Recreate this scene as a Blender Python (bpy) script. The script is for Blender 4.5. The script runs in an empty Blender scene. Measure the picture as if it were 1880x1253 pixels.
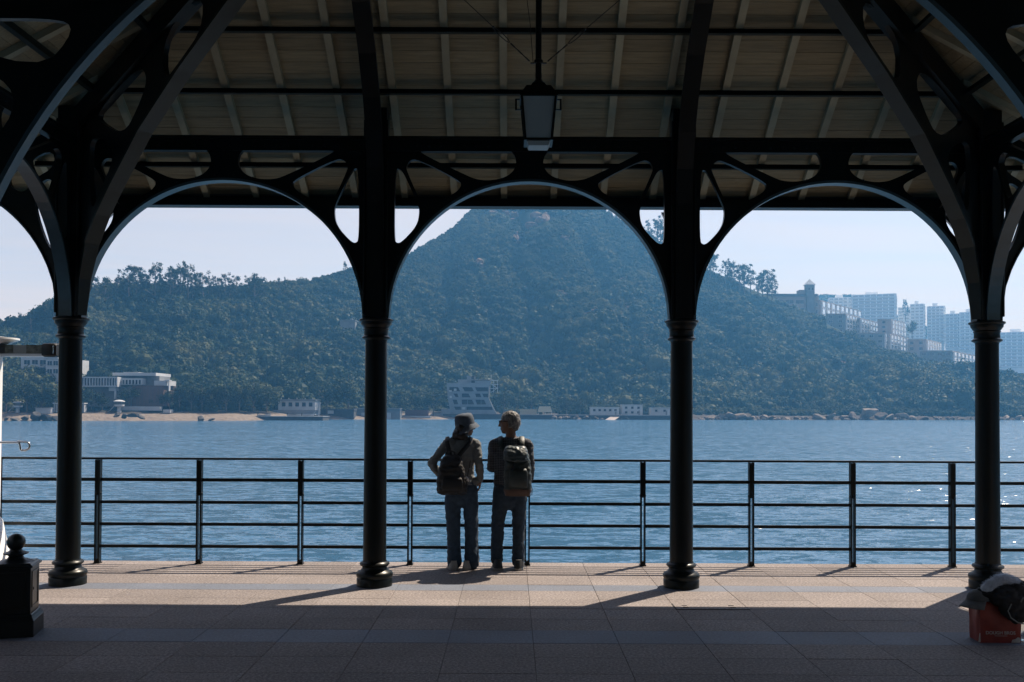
import bpy, bmesh, math, random
from mathutils import Vector, Matrix, noise
R = math.radians
PI = math.pi
rnd = random.Random(7)
sc = bpy.context.scene
col = sc.collection

# ------------------------------------------------------------------ camera, sky, sun, exposure
F = 1750.0            # focal length in pixels of the 1880 px wide photograph
CAMZ = 1.73
PITCH, ROLL, SHIFT_PX = R(1.0), R(0.26), 91.0
cd = bpy.data.cameras.new('camera')
cam = bpy.data.objects.new('camera', cd)
col.objects.link(cam)
cam.location = (0, 0, CAMZ)
CR = Matrix.Rotation(PI / 2 + PITCH, 3, 'X') @ Matrix.Rotation(ROLL, 3, 'Z')
cam.rotation_euler = CR.to_euler()
cd.sensor_width = 36
cd.lens = 36 * F / 1880
cd.shift_y = SHIFT_PX / 1880
cd.clip_start = 0.05
cd.clip_end = 6000
sc.camera = cam

SUN_EL, SUN_AZ = R(54), R(43.3)     # azimuth to the right of straight ahead
w = bpy.data.worlds.new('World')
sc.world = w
w.use_nodes = True
nt = w.node_tree
nt.nodes.clear()
wo = nt.nodes.new('ShaderNodeOutputWorld')
bg = nt.nodes.new('ShaderNodeBackground')
sky = nt.nodes.new('ShaderNodeTexSky')
sky.sky_type = 'NISHITA'
sky.sun_disc = False
sky.sun_elevation = SUN_EL
sky.sun_rotation = SUN_AZ
sky.air_density = 1.0
sky.dust_density = 0.8
sky.ozone_density = 1.6
bg.inputs['Strength'].default_value = 0.070
# a thin even veil of high cloud: it whitens the sky the more of it the view passes through
VEIL_DEPTH, VEIL_COLOR = 0.13, (9.7, 7.1, 5.3)
tcw = nt.nodes.new('ShaderNodeTexCoord')
spw = nt.nodes.new('ShaderNodeSeparateXYZ')
nt.links.new(tcw.outputs['Generated'], spw.inputs[0])
def wmath(op, a, b=None):
    q = nt.nodes.new('ShaderNodeMath'); q.operation = op
    for i, s_ in enumerate((a, b)):
        if s_ is None: continue
        if isinstance(s_, (int, float)): q.inputs[i].default_value = s_
        else: nt.links.new(s_, q.inputs[i])
    return q.outputs[0]
zz = wmath('MAXIMUM', spw.outputs['Z'], .02)
cmb = nt.nodes.new('ShaderNodeCombineXYZ')
nt.links.new(wmath('DIVIDE', spw.outputs['X'], zz), cmb.inputs[0])
nt.links.new(wmath('DIVIDE', spw.outputs['Y'], zz), cmb.inputs[1])
mpw = nt.nodes.new('ShaderNodeMapping')
mpw.inputs['Scale'].default_value = (.55, .9, 1)
mpw.inputs['Rotation'].default_value = (0, 0, R(24))
nt.links.new(cmb.outputs[0], mpw.inputs[0])
nzw = nt.nodes.new('ShaderNodeTexNoise')
nzw.inputs['Scale'].default_value = .8
nzw.inputs['Detail'].default_value = 6
nzw.inputs['Distortion'].default_value = .8
nt.links.new(mpw.outputs[0], nzw.inputs['Vector'])
dep = wmath('MULTIPLY', wmath('ADD', wmath('MULTIPLY', nzw.outputs['Fac'], 1.4), .3), -VEIL_DEPTH)
fac = wmath('SUBTRACT', 1.0, wmath('POWER', 2.718, wmath('DIVIDE', dep, zz)))
mxw = nt.nodes.new('ShaderNodeMix'); mxw.data_type = 'RGBA'
nt.links.new(fac, mxw.inputs[0])
nt.links.new(sky.outputs[0], mxw.inputs[6])
mxw.inputs[7].default_value = (*VEIL_COLOR, 1)
nt.links.new(mxw.outputs[2], bg.inputs[0])
nt.links.new(bg.outputs[0], wo.inputs[0])
sd = bpy.data.lights.new('sun', 'SUN')
sd.energy = 5.0
sd.angle = R(0.5)
sd.color = (1.0, 0.85, 0.68)
sun = bpy.data.objects.new('sun', sd)
col.objects.link(sun)
TOSUN = Vector((math.sin(SUN_AZ) * math.cos(SUN_EL), math.cos(SUN_AZ) * math.cos(SUN_EL), math.sin(SUN_EL)))
sun.rotation_euler = TOSUN.to_track_quat('Z', 'Y').to_euler()
sun.location = (20, 20, 40)
vs = sc.view_settings
vs.view_transform = 'Standard'
vs.look = 'None'
vs.exposure = 0.9
vs.gamma = 1.0
vs.use_curve_mapping = False
cy = sc.cycles
cy.use_denoising = True
cy.max_bounces = 6
cy.diffuse_bounces = 3
cy.glossy_bounces = 3
cy.transmission_bounces = 4
cy.transparent_max_bounces = 8
cy.volume_bounces = 1
cy.caustics_reflective = False
cy.caustics_refractive = False
cy.sample_clamp_indirect = 6.0

HAZE_COLOR = (.17, .53, 1.0, 1)
HAZE_DENSITY = .00042
HAZE_ANISO = 0.4

# ------------------------------------------------------------------ helpers
def at(px, py, Y):
    """world point at distance Y ahead that the photograph shows at pixel (px, py)"""
    d = CR @ Vector(((px - 940) / F, (626.5 - py + SHIFT_PX) / F, -1))
    s = Y / d.y
    return Vector((d.x * s, Y, CAMZ + d.z * s))

def tag(o, label=None, cat=None, group=None, kind=None):
    if label: o['label'] = label
    if cat: o['category'] = cat
    if group: o['group'] = group
    if kind: o['kind'] = kind
    return o

def empty(name, loc, rz=0.0, label=None, cat=None, group=None):
    o = bpy.data.objects.new(name, None)
    o.empty_display_size = 0.2
    col.objects.link(o)
    o.location = loc
    o.rotation_euler = (0, 0, rz)
    return tag(o, label, cat, group)

def link(name, me, parent=None, loc=(0, 0, 0), rot=(0, 0, 0), scale=(1, 1, 1)):
    o = bpy.data.objects.new(name, me)
    col.objects.link(o)
    o.parent = parent
    o.location = loc
    o.rotation_euler = rot
    o.scale = scale
    return o

class MB:
    def __init__(s):
        s.v = []; s.f = []; s.m = []
    def add(s, vs_, fs_, mi=0):
        n = len(s.v)
        s.v += [tuple(p) for p in vs_]
        s.f += [tuple(i + n for i in f) for f in fs_]
        s.m += [mi] * len(fs_)
        return s
    def box(s, x0, x1, y0, y1, z0, z1, mi=0):
        return s.add([(x0, y0, z0), (x1, y0, z0), (x1, y1, z0), (x0, y1, z0), (x0, y0, z1), (x1, y0, z1), (x1, y1, z1), (x0, y1, z1)],
                     [(0, 3, 2, 1), (4, 5, 6, 7), (0, 1, 5, 4), (1, 2, 6, 5), (2, 3, 7, 6), (3, 0, 4, 7)], mi)
    def hexa(s, p, mi=0):     # eight corners, bottom loop then top loop
        return s.add(p, [(0, 3, 2, 1), (4, 5, 6, 7), (0, 1, 5, 4), (1, 2, 6, 5), (2, 3, 7, 6), (3, 0, 4, 7)], mi)
    def prism(s, poly, y0, y1, mi=0):       # polygon in xz, extruded along y
        n = len(poly)
        vs_ = [(x, y0, z) for x, z in poly] + [(x, y1, z) for x, z in poly]
        fs_ = [tuple(range(n)), tuple(range(2 * n - 1, n - 1, -1))] + [(i, i + n, (i + 1) % n + n, (i + 1) % n) for i in range(n)]
        return s.add(vs_, fs_, mi)
    def lathe(s, prof, n=20, c=(0, 0, 0), mi=0):       # (r, z)
        vs_, fs_ = [], []
        for r, z in prof:
            for k in range(n):
                a = 2 * PI * k / n
                vs_.append((c[0] + r * math.cos(a), c[1] + r * math.sin(a), c[2] + z))
        for j in range(len(prof) - 1):
            for k in range(n):
                k2 = (k + 1) % n
                fs_.append((j * n + k, j * n + k2, (j + 1) * n + k2, (j + 1) * n + k))
        fs_.append(tuple(range(n - 1, -1, -1)))
        fs_.append(tuple((len(prof) - 1) * n + k for k in range(n)))
        return s.add(vs_, fs_, mi)
    def tube(s, pts, rad, n=8, mi=0, up=None, cap=True):      # rad: number, list of numbers or list of (a, b)
        pts = [Vector(p) for p in pts]
        if not isinstance(rad, (list, tuple)): rad = [rad] * len(pts)
        rad = [r if isinstance(r, (list, tuple)) else (r, r) for r in rad]
        up = Vector(up) if up else None
        vs_, fs_ = [], []
        prev = None
        for i, p in enumerate(pts):
            t = (pts[min(i + 1, len(pts) - 1)] - pts[max(i - 1, 0)]).normalized()
            if prev is None:
                ref = up if up else (Vector((1, 0, 0)) if abs(t.x) < 0.9 else Vector((0, 1, 0)))
            else:
                ref = prev
            a = (ref - t * ref.dot(t)).normalized()
            prev = a
            b = t.cross(a)
            for k in range(n):
                an = 2 * PI * k / n
                vs_.append(p + a * (rad[i][0] * math.cos(an)) + b * (rad[i][1] * math.sin(an)))
        for j in range(len(pts) - 1):
            for k in range(n):
                k2 = (k + 1) % n
                fs_.append((j * n + k, j * n + k2, (j + 1) * n + k2, (j + 1) * n + k))
        if cap:
            fs_.append(tuple(range(n - 1, -1, -1)))
            fs_.append(tuple((len(pts) - 1) * n + k for k in range(n)))
        return s.add(vs_, fs_, mi)
    def bar(s, a, b, wdt, hgt, up=(0, 0, 1), mi=0):
        a, b = Vector(a), Vector(b)
        t = (b - a).normalized()
        u = Vector(up)
        sd_ = t.cross(u).normalized() * (wdt / 2)
        u = sd_.cross(t).normalized() * (hgt / 2)
        return s.hexa([a - sd_ - u, a + sd_ - u, b + sd_ - u, b - sd_ - u, a - sd_ + u, a + sd_ + u, b + sd_ + u, b - sd_ + u], mi)
    def ball(s, c, r, nu=12, nv=8, mi=0):
        rx, ry, rz = r if isinstance(r, (tuple, list)) else (r, r, r)
        vs_ = [(c[0], c[1], c[2] - rz)]
        for j in range(1, nv):
            th = -PI / 2 + PI * j / nv
            for k in range(nu):
                a = 2 * PI * k / nu
                vs_.append((c[0] + rx * math.cos(th) * math.cos(a), c[1] + ry * math.cos(th) * math.sin(a), c[2] + rz * math.sin(th)))
        vs_.append((c[0], c[1], c[2] + rz))
        fs_ = [(0, 1 + (k + 1) % nu, 1 + k) for k in range(nu)]
        for j in range(nv - 2):
            for k in range(nu):
                k2 = (k + 1) % nu
                fs_.append((1 + j * nu + k, 1 + j * nu + k2, 1 + (j + 1) * nu + k2, 1 + (j + 1) * nu + k))
        L = len(vs_) - 1
        fs_ += [(L, 1 + (nv - 2) * nu + k, 1 + (nv - 2) * nu + (k + 1) % nu) for k in range(nu)]
        return s.add(vs_, fs_, mi)
    def mesh(s, name, mats, smooth=None, bevel=0):
        me = bpy.data.meshes.new(name)
        me.from_pydata(s.v, [], s.f)
        for m in (mats if isinstance(mats, (list, tuple)) else [mats]): me.materials.append(m)
        me.polygons.foreach_set('material_index', s.m)
        bm = bmesh.new()
        bm.from_mesh(me)
        bmesh.ops.recalc_face_normals(bm, faces=bm.faces)
        if bevel:
            bmesh.ops.bevel(bm, geom=[e for e in bm.edges if e.calc_face_angle(0) > 0.6], offset=bevel, segments=1, affect='EDGES')
        bm.to_mesh(me)
        bm.free()
        if smooth is not None:
            me.shade_smooth()
            if smooth < 170:
                me.set_sharp_from_angle(angle=R(smooth))
        return me
    def build(s, name, mats, parent=None, smooth=None, bevel=0, loc=(0, 0, 0), rot=(0, 0, 0)):
        return link(name, s.mesh(name, mats, smooth, bevel), parent, loc, rot)

def chaikin(p, n=2):
    for _ in range(n):
        q = []
        for i in range(len(p)):
            a, b = p[i], p[(i + 1) % len(p)]
            q.append((a[0] * .75 + b[0] * .25, a[1] * .75 + b[1] * .25))
            q.append((a[0] * .25 + b[0] * .75, a[1] * .25 + b[1] * .75))
        p = q
    return p

def plate(name, outline, holes, thick, mat):
    """flat plate in the xz plane with holes, thickness along y"""
    cu = bpy.data.curves.new(name, 'CURVE')
    cu.dimensions = '2D'
    cu.fill_mode = 'BOTH'
    cu.extrude = thick / 2
    for poly in [outline] + holes:
        sp = cu.splines.new('POLY')
        sp.points.add(len(poly) - 1)
        for i, p in enumerate(poly): sp.points[i].co = (p[0], p[1], 0, 1)
        sp.use_cyclic_u = True
    ob = bpy.data.objects.new(name, cu)
    me = bpy.data.meshes.new_from_object(ob)
    bpy.data.objects.remove(ob)
    bpy.data.curves.remove(cu)
    for v in me.vertices: v.co = (v.co.x, -v.co.z, v.co.y)
    me.name = name
    me.materials.clear()
    me.materials.append(mat)
    me.update()
    return me

def fused(mb, voxel, smooth_it, mats, name='fused', noise_amp=0, noise_size=.05):
    """overlapping closed shapes fused into one continuous smooth surface"""
    me = mb.mesh(name, mats)
    ob = bpy.data.objects.new(name, me)
    col.objects.link(ob)
    m = ob.modifiers.new('r', 'REMESH'); m.mode = 'VOXEL'; m.voxel_size = voxel
    m = ob.modifiers.new('s', 'SMOOTH'); m.iterations = smooth_it; m.factor = .5
    dg = bpy.context.evaluated_depsgraph_get()
    out = bpy.data.meshes.new_from_object(ob.evaluated_get(dg))
    bpy.data.objects.remove(ob)
    out.name = name
    if not out.materials: out.materials.append(mats if not isinstance(mats, (list, tuple)) else mats[0])
    if noise_amp:
        nrm = [v.normal.copy() for v in out.vertices]
        for v, n in zip(out.vertices, nrm):
            q = v.co / noise_size
            v.co += n * noise_amp * (noise.noise(Vector((q.x * .7, q.y * .7, q.z * 1.6))) + .5 * noise.noise(q * 2.3))
    out.shade_smooth()
    return out

# ------------------------------------------------------------------ materials
MATS = {}
def nodes_of(name):
    m = bpy.data.materials.new(name)
    m.use_nodes = True
    n = m.node_tree
    b = n.nodes['Principled BSDF']
    MATS[name] = m
    return m, n, b

def mat(name, c1, c2=None, scale=4.0, rough=.6, bump=0.0, bscale=None, metal=0.0, spec=.5, detail=5, objrand=0.0, coords='Object', stretch=(1, 1, 1), contrast=(.35, .65), bdist=.02, coat=0.0):
    m, n, b = nodes_of(name)
    b.inputs['Roughness'].default_value = rough
    b.inputs['Metallic'].default_value = metal
    b.inputs['Specular IOR Level'].default_value = spec
    if coat: b.inputs['Coat Weight'].default_value = coat
    tc = n.nodes.new('ShaderNodeTexCoord')
    mp = n.nodes.new('ShaderNodeMapping')
    mp.inputs['Scale'].default_value = stretch
    n.links.new(tc.outputs[coords], mp.inputs[0])
    c2 = c2 or tuple(x * .75 for x in c1)
    ns = n.nodes.new('ShaderNodeTexNoise')
    ns.inputs['Scale'].default_value = scale
    ns.inputs['Detail'].default_value = detail
    ns.inputs['Roughness'].default_value = .65
    n.links.new(mp.outputs[0], ns.inputs['Vector'])
    rp = n.nodes.new('ShaderNodeValToRGB')
    rp.color_ramp.elements[0].position = contrast[0]
    rp.color_ramp.elements[1].position = contrast[1]
    rp.color_ramp.elements[0].color = (*c2, 1)
    rp.color_ramp.elements[1].color = (*c1, 1)
    n.links.new(ns.outputs['Fac'], rp.inputs[0])
    out = rp.outputs[0]
    if objrand:
        oi = n.nodes.new('ShaderNodeObjectInfo')
        mr = n.nodes.new('ShaderNodeMapRange')
        mr.inputs['To Min'].default_value = 1 - objrand
        mr.inputs['To Max'].default_value = 1 + objrand
        n.links.new(oi.outputs['Random'], mr.inputs['Value'])
        mx = n.nodes.new('ShaderNodeVectorMath'); mx.operation = 'SCALE'
        n.links.new(out, mx.inputs[0])
        n.links.new(mr.outputs[0], mx.inputs['Scale'])
        out = mx.outputs[0]
    n.links.new(out, b.inputs['Base Color'])
    if bump:
        n2 = n.nodes.new('ShaderNodeTexNoise')
        n2.inputs['Scale'].default_value = bscale or scale * 4
        n2.inputs['Detail'].default_value = 6
        n.links.new(mp.outputs[0], n2.inputs['Vector'])
        bp = n.nodes.new('ShaderNodeBump')
        bp.inputs['Strength'].default_value = bump
        bp.inputs['Distance'].default_value = bdist
        n.links.new(n2.outputs['Fac'], bp.inputs['Height'])
        n.links.new(bp.outputs[0], b.inputs['Normal'])
    return m

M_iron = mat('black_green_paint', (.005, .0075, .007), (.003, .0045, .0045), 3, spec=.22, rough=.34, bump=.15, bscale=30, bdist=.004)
M_rib = mat('dark_green_paint', (.016, .023, .019), (.010, .014, .012), 5, spec=.35, rough=.4, bump=.2, bscale=25, bdist=.004)
M_roofm = mat('roof_sheet_metal', (.08, .09, .09), None, 3, rough=.5)
M_board = mat('ceiling_wood', (.30, .262, .160), (.21, .182, .112), 3, rough=.65, stretch=(1, 14, 14), bump=.2, bscale=8, objrand=.12)
M_rafter = mat('rafter_paint', (.38, .365, .255), (.29, .278, .195), 3, rough=.6, bump=.15, bscale=20, objrand=.1)
def granite(name, c1, c2, c3, rough, var, spec=.08):
    """speckled stone: dark and pale grains, per slab tone, worn and stained patches"""
    m, n, b = nodes_of(name)
    geo = n.nodes.new('ShaderNodeNewGeometry')
    def nz(sc_, det, rg=.6):
        t = n.nodes.new('ShaderNodeTexNoise')
        t.inputs['Scale'].default_value = sc_; t.inputs['Detail'].default_value = det; t.inputs['Roughness'].default_value = rg
        n.links.new(geo.outputs['Position'], t.inputs['Vector'])
        return t.outputs['Fac']
    r = n.nodes.new('ShaderNodeValToRGB')
    r.color_ramp.elements[0].position = .33; r.color_ramp.elements[0].color = (*c2, 1)
    r.color_ramp.elements[1].position = .66; r.color_ramp.elements[1].color = (*c3, 1)
    e = r.color_ramp.elements.new(.5); e.color = (*c1, 1)
    n.links.new(nz(48, 5, .8), r.inputs[0])
    def rng(src, f0, f1, t0, t1):
        q = n.nodes.new('ShaderNodeMapRange')
        for k, v in (('From Min', f0), ('From Max', f1), ('To Min', t0), ('To Max', t1)): q.inputs[k].default_value = v
        n.links.new(src, q.inputs['Value'])
        return q.outputs[0]
    oi = n.nodes.new('ShaderNodeObjectInfo')
    f = rng(oi.outputs['Random'], 0, 1, 1 - var, 1 + var)
    for src in (rng(nz(1.1, 6), .3, .7, .84, 1.10), rng(nz(7, 4), .62, .74, 1.0, .80)):
        q = n.nodes.new('ShaderNodeMath'); q.operation = 'MULTIPLY'
        n.links.new(f, q.inputs[0]); n.links.new(src, q.inputs[1])
        f = q.outputs[0]
    v = n.nodes.new('ShaderNodeVectorMath'); v.operation = 'SCALE'
    n.links.new(r.outputs[0], v.inputs[0]); n.links.new(f, v.inputs['Scale'])
    n.links.new(v.outputs[0], b.inputs['Base Color'])
    b.inputs['Roughness'].default_value = rough
    b.inputs['Specular IOR Level'].default_value = spec
    bp = n.nodes.new('ShaderNodeBump'); bp.inputs['Strength'].default_value = .45; bp.inputs['Distance'].default_value = .004
    n.links.new(nz(90, 4, .7), bp.inputs['Height']); n.links.new(bp.outputs[0], b.inputs['Normal'])
    return m
M_pink = granite('pink_granite', (.205, .184, .180), (.082, .078, .080), (.36, .322, .312), .72, .10)
M_grey = granite('grey_granite', (.145, .162, .20), (.10, .112, .14), (.20, .22, .26), .6, .07, .10)
M_conc = mat('pier_concrete', (.16, .148, .142), (.11, .10, .096), 2, rough=.9, bump=.3)
M_black = mat('black_slot', (.006, .006, .006), None, 2, rough=.8)
M_flange = mat('sky_tinted_flange_paint', (.035, .062, .075), (.025, .045, .055), 5, spec=.6, rough=.28, bump=.1, bscale=25, bdist=.003)  # blue sky reflection on the soffits is put into this colour
M_lglass = mat('frosted_lamp_glass', (.36, .42, .43), (.30, .35, .36), 2, rough=.35)
M_white = mat('white_gloss_paint', (.78, .79, .80), (.70, .71, .72), 4, rough=.3)
M_steel = mat('polished_steel', (.65, .66, .67), (.55, .56, .57), 6, rough=.18, metal=1.0)
M_wire = mat('chain_steel', (.05, .045, .04), None, 10, rough=.5, metal=.6)

# ------------------------------------------------------------------ sea
WATER_Z = -2.6
WAVES = ((.14, .30, 8, .40, 2), (.85, 1.9, -7, 1.7, 3), (4.0, 7.5, 5, .9, 2))     # size along x and y, turn, slope, detail
def water_material():
    m, n, b = nodes_of('sea_water')
    b.inputs['Base Color'].default_value = (.040, .112, .200, 1)
    b.inputs['Roughness'].default_value = .15
    b.inputs['IOR'].default_value = 1.33
    geo = n.nodes.new('ShaderNodeNewGeometry')
    acc = None
    for sx, sy, rot, amp, det in WAVES:
        mp = n.nodes.new('ShaderNodeMapping')
        mp.inputs['Scale'].default_value = (sx, sy, 1)
        mp.inputs['Rotation'].default_value = (0, 0, R(rot))
        n.links.new(geo.outputs['Position'], mp.inputs[0])
        ns = n.nodes.new('ShaderNodeTexNoise')
        ns.inputs['Scale'].default_value = 1.0
        ns.inputs['Detail'].default_value = det
        ns.inputs['Distortion'].default_value = .5
        n.links.new(mp.outputs[0], ns.inputs['Vector'])
        sb = n.nodes.new('ShaderNodeVectorMath'); sb.operation = 'SUBTRACT'
        sb.inputs[1].default_value = (.5, .5, .5)
        n.links.new(ns.outputs['Color'], sb.inputs[0])
        ml = n.nodes.new('ShaderNodeVectorMath'); ml.operation = 'MULTIPLY'
        ml.inputs[1].default_value = (amp * .8, amp, 0)
        n.links.new(sb.outputs[0], ml.inputs[0])
        if acc is None:
            acc = ml.outputs[0]
        else:
            ad = n.nodes.new('ShaderNodeVectorMath'); ad.operation = 'ADD'
            n.links.new(acc, ad.inputs[0]); n.links.new(ml.outputs[0], ad.inputs[1])
            acc = ad.outputs[0]
    ad = n.nodes.new('ShaderNodeVectorMath'); ad.operation = 'ADD'
    ad.inputs[1].default_value = (0, 0, 1)
    n.links.new(acc, ad.inputs[0])
    nm = n.nodes.new('ShaderNodeVectorMath'); nm.operation = 'NORMALIZE'
    n.links.new(ad.outputs[0], nm.inputs[0])
    n.links.new(nm.outputs[0], b.inputs['Normal'])
    return m
M_sea = water_material()
tag(MB().add([(-1050, -180, WATER_Z), (1050, -180, WATER_Z), (1050, 1210, WATER_Z), (-1050, 1210, WATER_Z)], [(0, 1, 2, 3)]).build('sea', M_sea), 'blue rippled sea of the bay beyond the railing', 'sea', kind='structure')

# ------------------------------------------------------------------ pier deck
YC = 9.26                     # the row of columns
XC = 0.162                    # middle of the pavilion
SP = 2.97                     # column spacing
DECK_END = 10.66
deck = MB().box(-7.4, 7.4, -44, DECK_END - .02, -.5, -.012).box(-7.4, 7.4, DECK_END - .6, DECK_END - .1, -3.4, -.5).build('pier_deck', M_conc)
tag(deck, 'stone paved pier deck of pink and grey granite slabs', 'deck', kind='structure')
rows = [(10.12, DECK_END, 0), (9.72, 10.12, 0), (9.32, 9.72, 0), (9.02, 9.32, 1)]
y = 9.02
for k in range(4):
    rows.append((y - .3975, y, 0)); y -= .3975
rows.append((y - .41, y, 1)); y -= .41
for k in range(4):
    rows.append((y - .4, y, 0)); y -= .4
YPAVE = y
TX = .628
slab_cache = {}
def slab_mesh(d, m, key):
    if key not in slab_cache:
        g = .0014
        me = MB().box(-TX / 2 + g, TX / 2 - g, -d / 2 + g, d / 2 - g, -.011, 0).mesh('paving_slab', m)
        bm = bmesh.new(); bm.from_mesh(me)
        bmesh.ops.bevel(bm, geom=[e for e in bm.edges if all(v.co.z > -.005 for v in e.verts)], offset=.002, segments=1, affect='EDGES')
        bm.to_mesh(me); bm.free()
        slab_cache[key] = me
    return slab_cache[key]
hatch = None
for (y0, y1, gm) in rows:
    for k in range(-10, 10):
        xm = .164 + TX * (k + .5)
        half = (y1 * 1.15) * 940 / F + .75
        if abs(xm) > half: continue
        o = link('paving_slab', slab_mesh(y1 - y0, M_grey if gm else M_pink, (round(y1 - y0, 3), gm)), deck, (xm, (y0 + y1) / 2, rnd.uniform(-.0012, .0012)))
        if abs(xm - (.164 + TX * 2.5)) < .05 and abs(y0 - 8.2) < .1: hatch = o
pa = MB()
for (x0, x1, y0, y1) in ((-7.4, 7.4, -44, YPAVE - .01), (-7.4, -6.9, YPAVE, DECK_END), (6.9, 7.4, YPAVE, DECK_END)):
    pa.box(x0, x1, y0, y1, -.011, -.001)
pa.build('paving_border', M_pink, deck)
if hatch:
    sl = MB()
    for sx in (-.24, .17):
        for sy in (-.05, -.13):
            sl.box(sx, sx + .045, sy, sy + .016, 0, .003)
    sl.build('lifting_slot', M_black, hatch)
    sg = MB().box(-TX / 2 - .004, TX / 2 + .004, -.212, -.199, -.002, .004).box(-TX / 2 - .006, -TX / 2 + .006, -.2, .02, -.002, .004)
    sg.build('open_joint', M_black, hatch)
    tag(hatch, 'granite lifting cover with four slots and an open joint')
# ------------------------------------------------------------------ pavilion
pav = empty('pavilion', (XC, YC, 0), 0, 'dark green cast iron pier pavilion with arches and hipped timber roof', 'pavilion')
# all pavilion parts are in local coordinates: x from the middle, y from the front column row (negative is towards the camera)
def RZ(yl): return 4.64 - .70 * yl           # underside of the front roof slope at local y
SS = .53
HX = 4.412                                   # hip line meets the front column row here
def RZS(xl): return 4.64 + SS * (HX - abs(xl))   # side slopes
HK = SS / .70                                # dY per dX along the hips
EAVE_Y = .97
EAVE_X = HX + EAVE_Y / HK
RIDGE_Y = -HX * HK
BACK_Y = -45.0  # unseen rear of the roof lengthened to keep sky light off the floor
CAPZ = 2.56
RA = 1.372

col_prof_base = [(.172, 0), (.172, .07), (.166, .078), (.175, .095), (.178, .115), (.168, .135), (.14, .148), (.122, .165), (.118, .185), (.137, .198), (.145, .212), (.138, .225), (.118, .235), (.112, .25)]
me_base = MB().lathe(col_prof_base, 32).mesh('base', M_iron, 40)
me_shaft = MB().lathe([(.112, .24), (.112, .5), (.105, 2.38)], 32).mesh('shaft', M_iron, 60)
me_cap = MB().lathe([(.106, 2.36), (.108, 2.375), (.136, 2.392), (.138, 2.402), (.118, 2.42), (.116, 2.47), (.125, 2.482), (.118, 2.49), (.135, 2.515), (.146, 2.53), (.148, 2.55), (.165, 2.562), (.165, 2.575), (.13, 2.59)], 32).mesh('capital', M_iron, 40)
pm = MB().box(-.105, .105, -.105, .105, 2.58, 4.62)
for sx in (-1, 1):
    pm.box(sx * .105 - .012, sx * .105 + .012, -.118, -.1, 2.62, 4.5)
me_post = pm.mesh('upper_post', M_iron, None, .006)
def column(xl, yl):
    e = empty('column', (xl, yl, 0)); e.parent = pav
    link('column_base', me_base, e); link('shaft', me_shaft, e); link('capital', me_cap, e); link('upper_post', me_post, e)
    return e
CX = [-1.5 * SP, -.5 * SP, .5 * SP, 1.5 * SP]
for x in CX: column(x, 0)
side_y = [-SP * k for k in range(1, 16)]
for yv in side_y:
    for x in (CX[0], CX[3]): column(x, yv)

# arch girders between columns
def zc(zx, zy): return ((600 + .383 * zx - 970.5) / 189.0, 1.73 + (748 - .383 * zy) / 189.0)
H1 = [zc(*p) for p in ((432, 716), (470, 706), (835, 706), (888, 726), (906, 775), (892, 818), (852, 850), (785, 866), (715, 862), (665, 842), (455, 742))]
H2 = [zc(*p) for p in ((374, 800), (392, 768), (432, 764), (632, 866), (642, 892), (610, 928), (530, 966), (478, 992), (448, 980), (378, 822))]
H3 = [zc(*p) for p in ((322, 812), (345, 810), (366, 838), (434, 985), (440, 1020), (428, 1085), (362, 1158), (335, 1172), (318, 1150))]
hx = 1.5 * SP - SP - .105
hx = SP / 2 - .102
H3 = [(max(p[0], -hx + .012), p[1]) for p in H3]
holes = []
for h in (H1, H2, H3):
    holes.append(chaikin(h, 2))
    holes.append([(-p[0], p[1]) for p in chaikin(h, 2)])
arc = [(-RA * math.cos(PI * k / 48), CAPZ + RA * math.sin(PI * k / 48)) for k in range(49)]
outl = [(-hx, CAPZ - .02)] + arc + [(hx, CAPZ - .02), (hx, 4.325), (-hx, 4.325)]
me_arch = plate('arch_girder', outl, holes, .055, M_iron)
fl = MB()
for k in range(48):
    a0, a1 = PI * k / 48, PI * (k + 1) / 48
    p = []
    for yy in ((-.062, .062)):
        pass
    def P(a, r, yy): return (-r * math.cos(a), yy, CAPZ + r * math.sin(a))
    fl.add([P(a0, RA - .014, -.062), P(a1, RA - .014, -.062), P(a1, RA - .014, .062), P(a0, RA - .014, .062), P(a0, RA + .012, -.062), P(a1, RA + .012, -.062), P(a1, RA + .012, .062), P(a0, RA + .012, .062)],
           [(0, 3, 2, 1), (4, 5, 6, 7), (0, 1, 5, 4), (2, 3, 7, 6)])
me_flange = fl.mesh('arch_flange', M_flange, 40)
me_top = MB().box(-hx, hx, -.075, .075, 4.327, 4.352).box(-hx, hx, -.04, .04, 4.215, 4.3265).mesh('top_chord', M_iron)
rv_ = MB()
for k in range(24):
    x = -hx + .06 + (2 * hx - .12) * k / 23
    rv_.ball((x, -.042, 4.262), (.011, .007, .011), 6, 4)
for k in range(3, 46, 2):
    a = PI * k / 48
    rv_.ball((-(RA + .045) * math.cos(a), -.030, CAPZ + (RA + .045) * math.sin(a)), (.010, .007, .010), 6, 4)
me_rivet = rv_.mesh('rivets', M_iron, 180)
def girder(xl, yl, rz):
    g = link('arch_girder', me_arch, pav, (xl, yl, 0), (0, 0, rz))
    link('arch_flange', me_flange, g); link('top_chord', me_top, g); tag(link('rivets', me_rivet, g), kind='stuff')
for i in range(3): girder((CX[i] + CX[i + 1]) / 2, 0, 0)
for k in range(15):
    yv = -SP * (k + .5)
    girder(CX[0], yv, PI / 2); girder(CX[3], yv, PI / 2)

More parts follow.
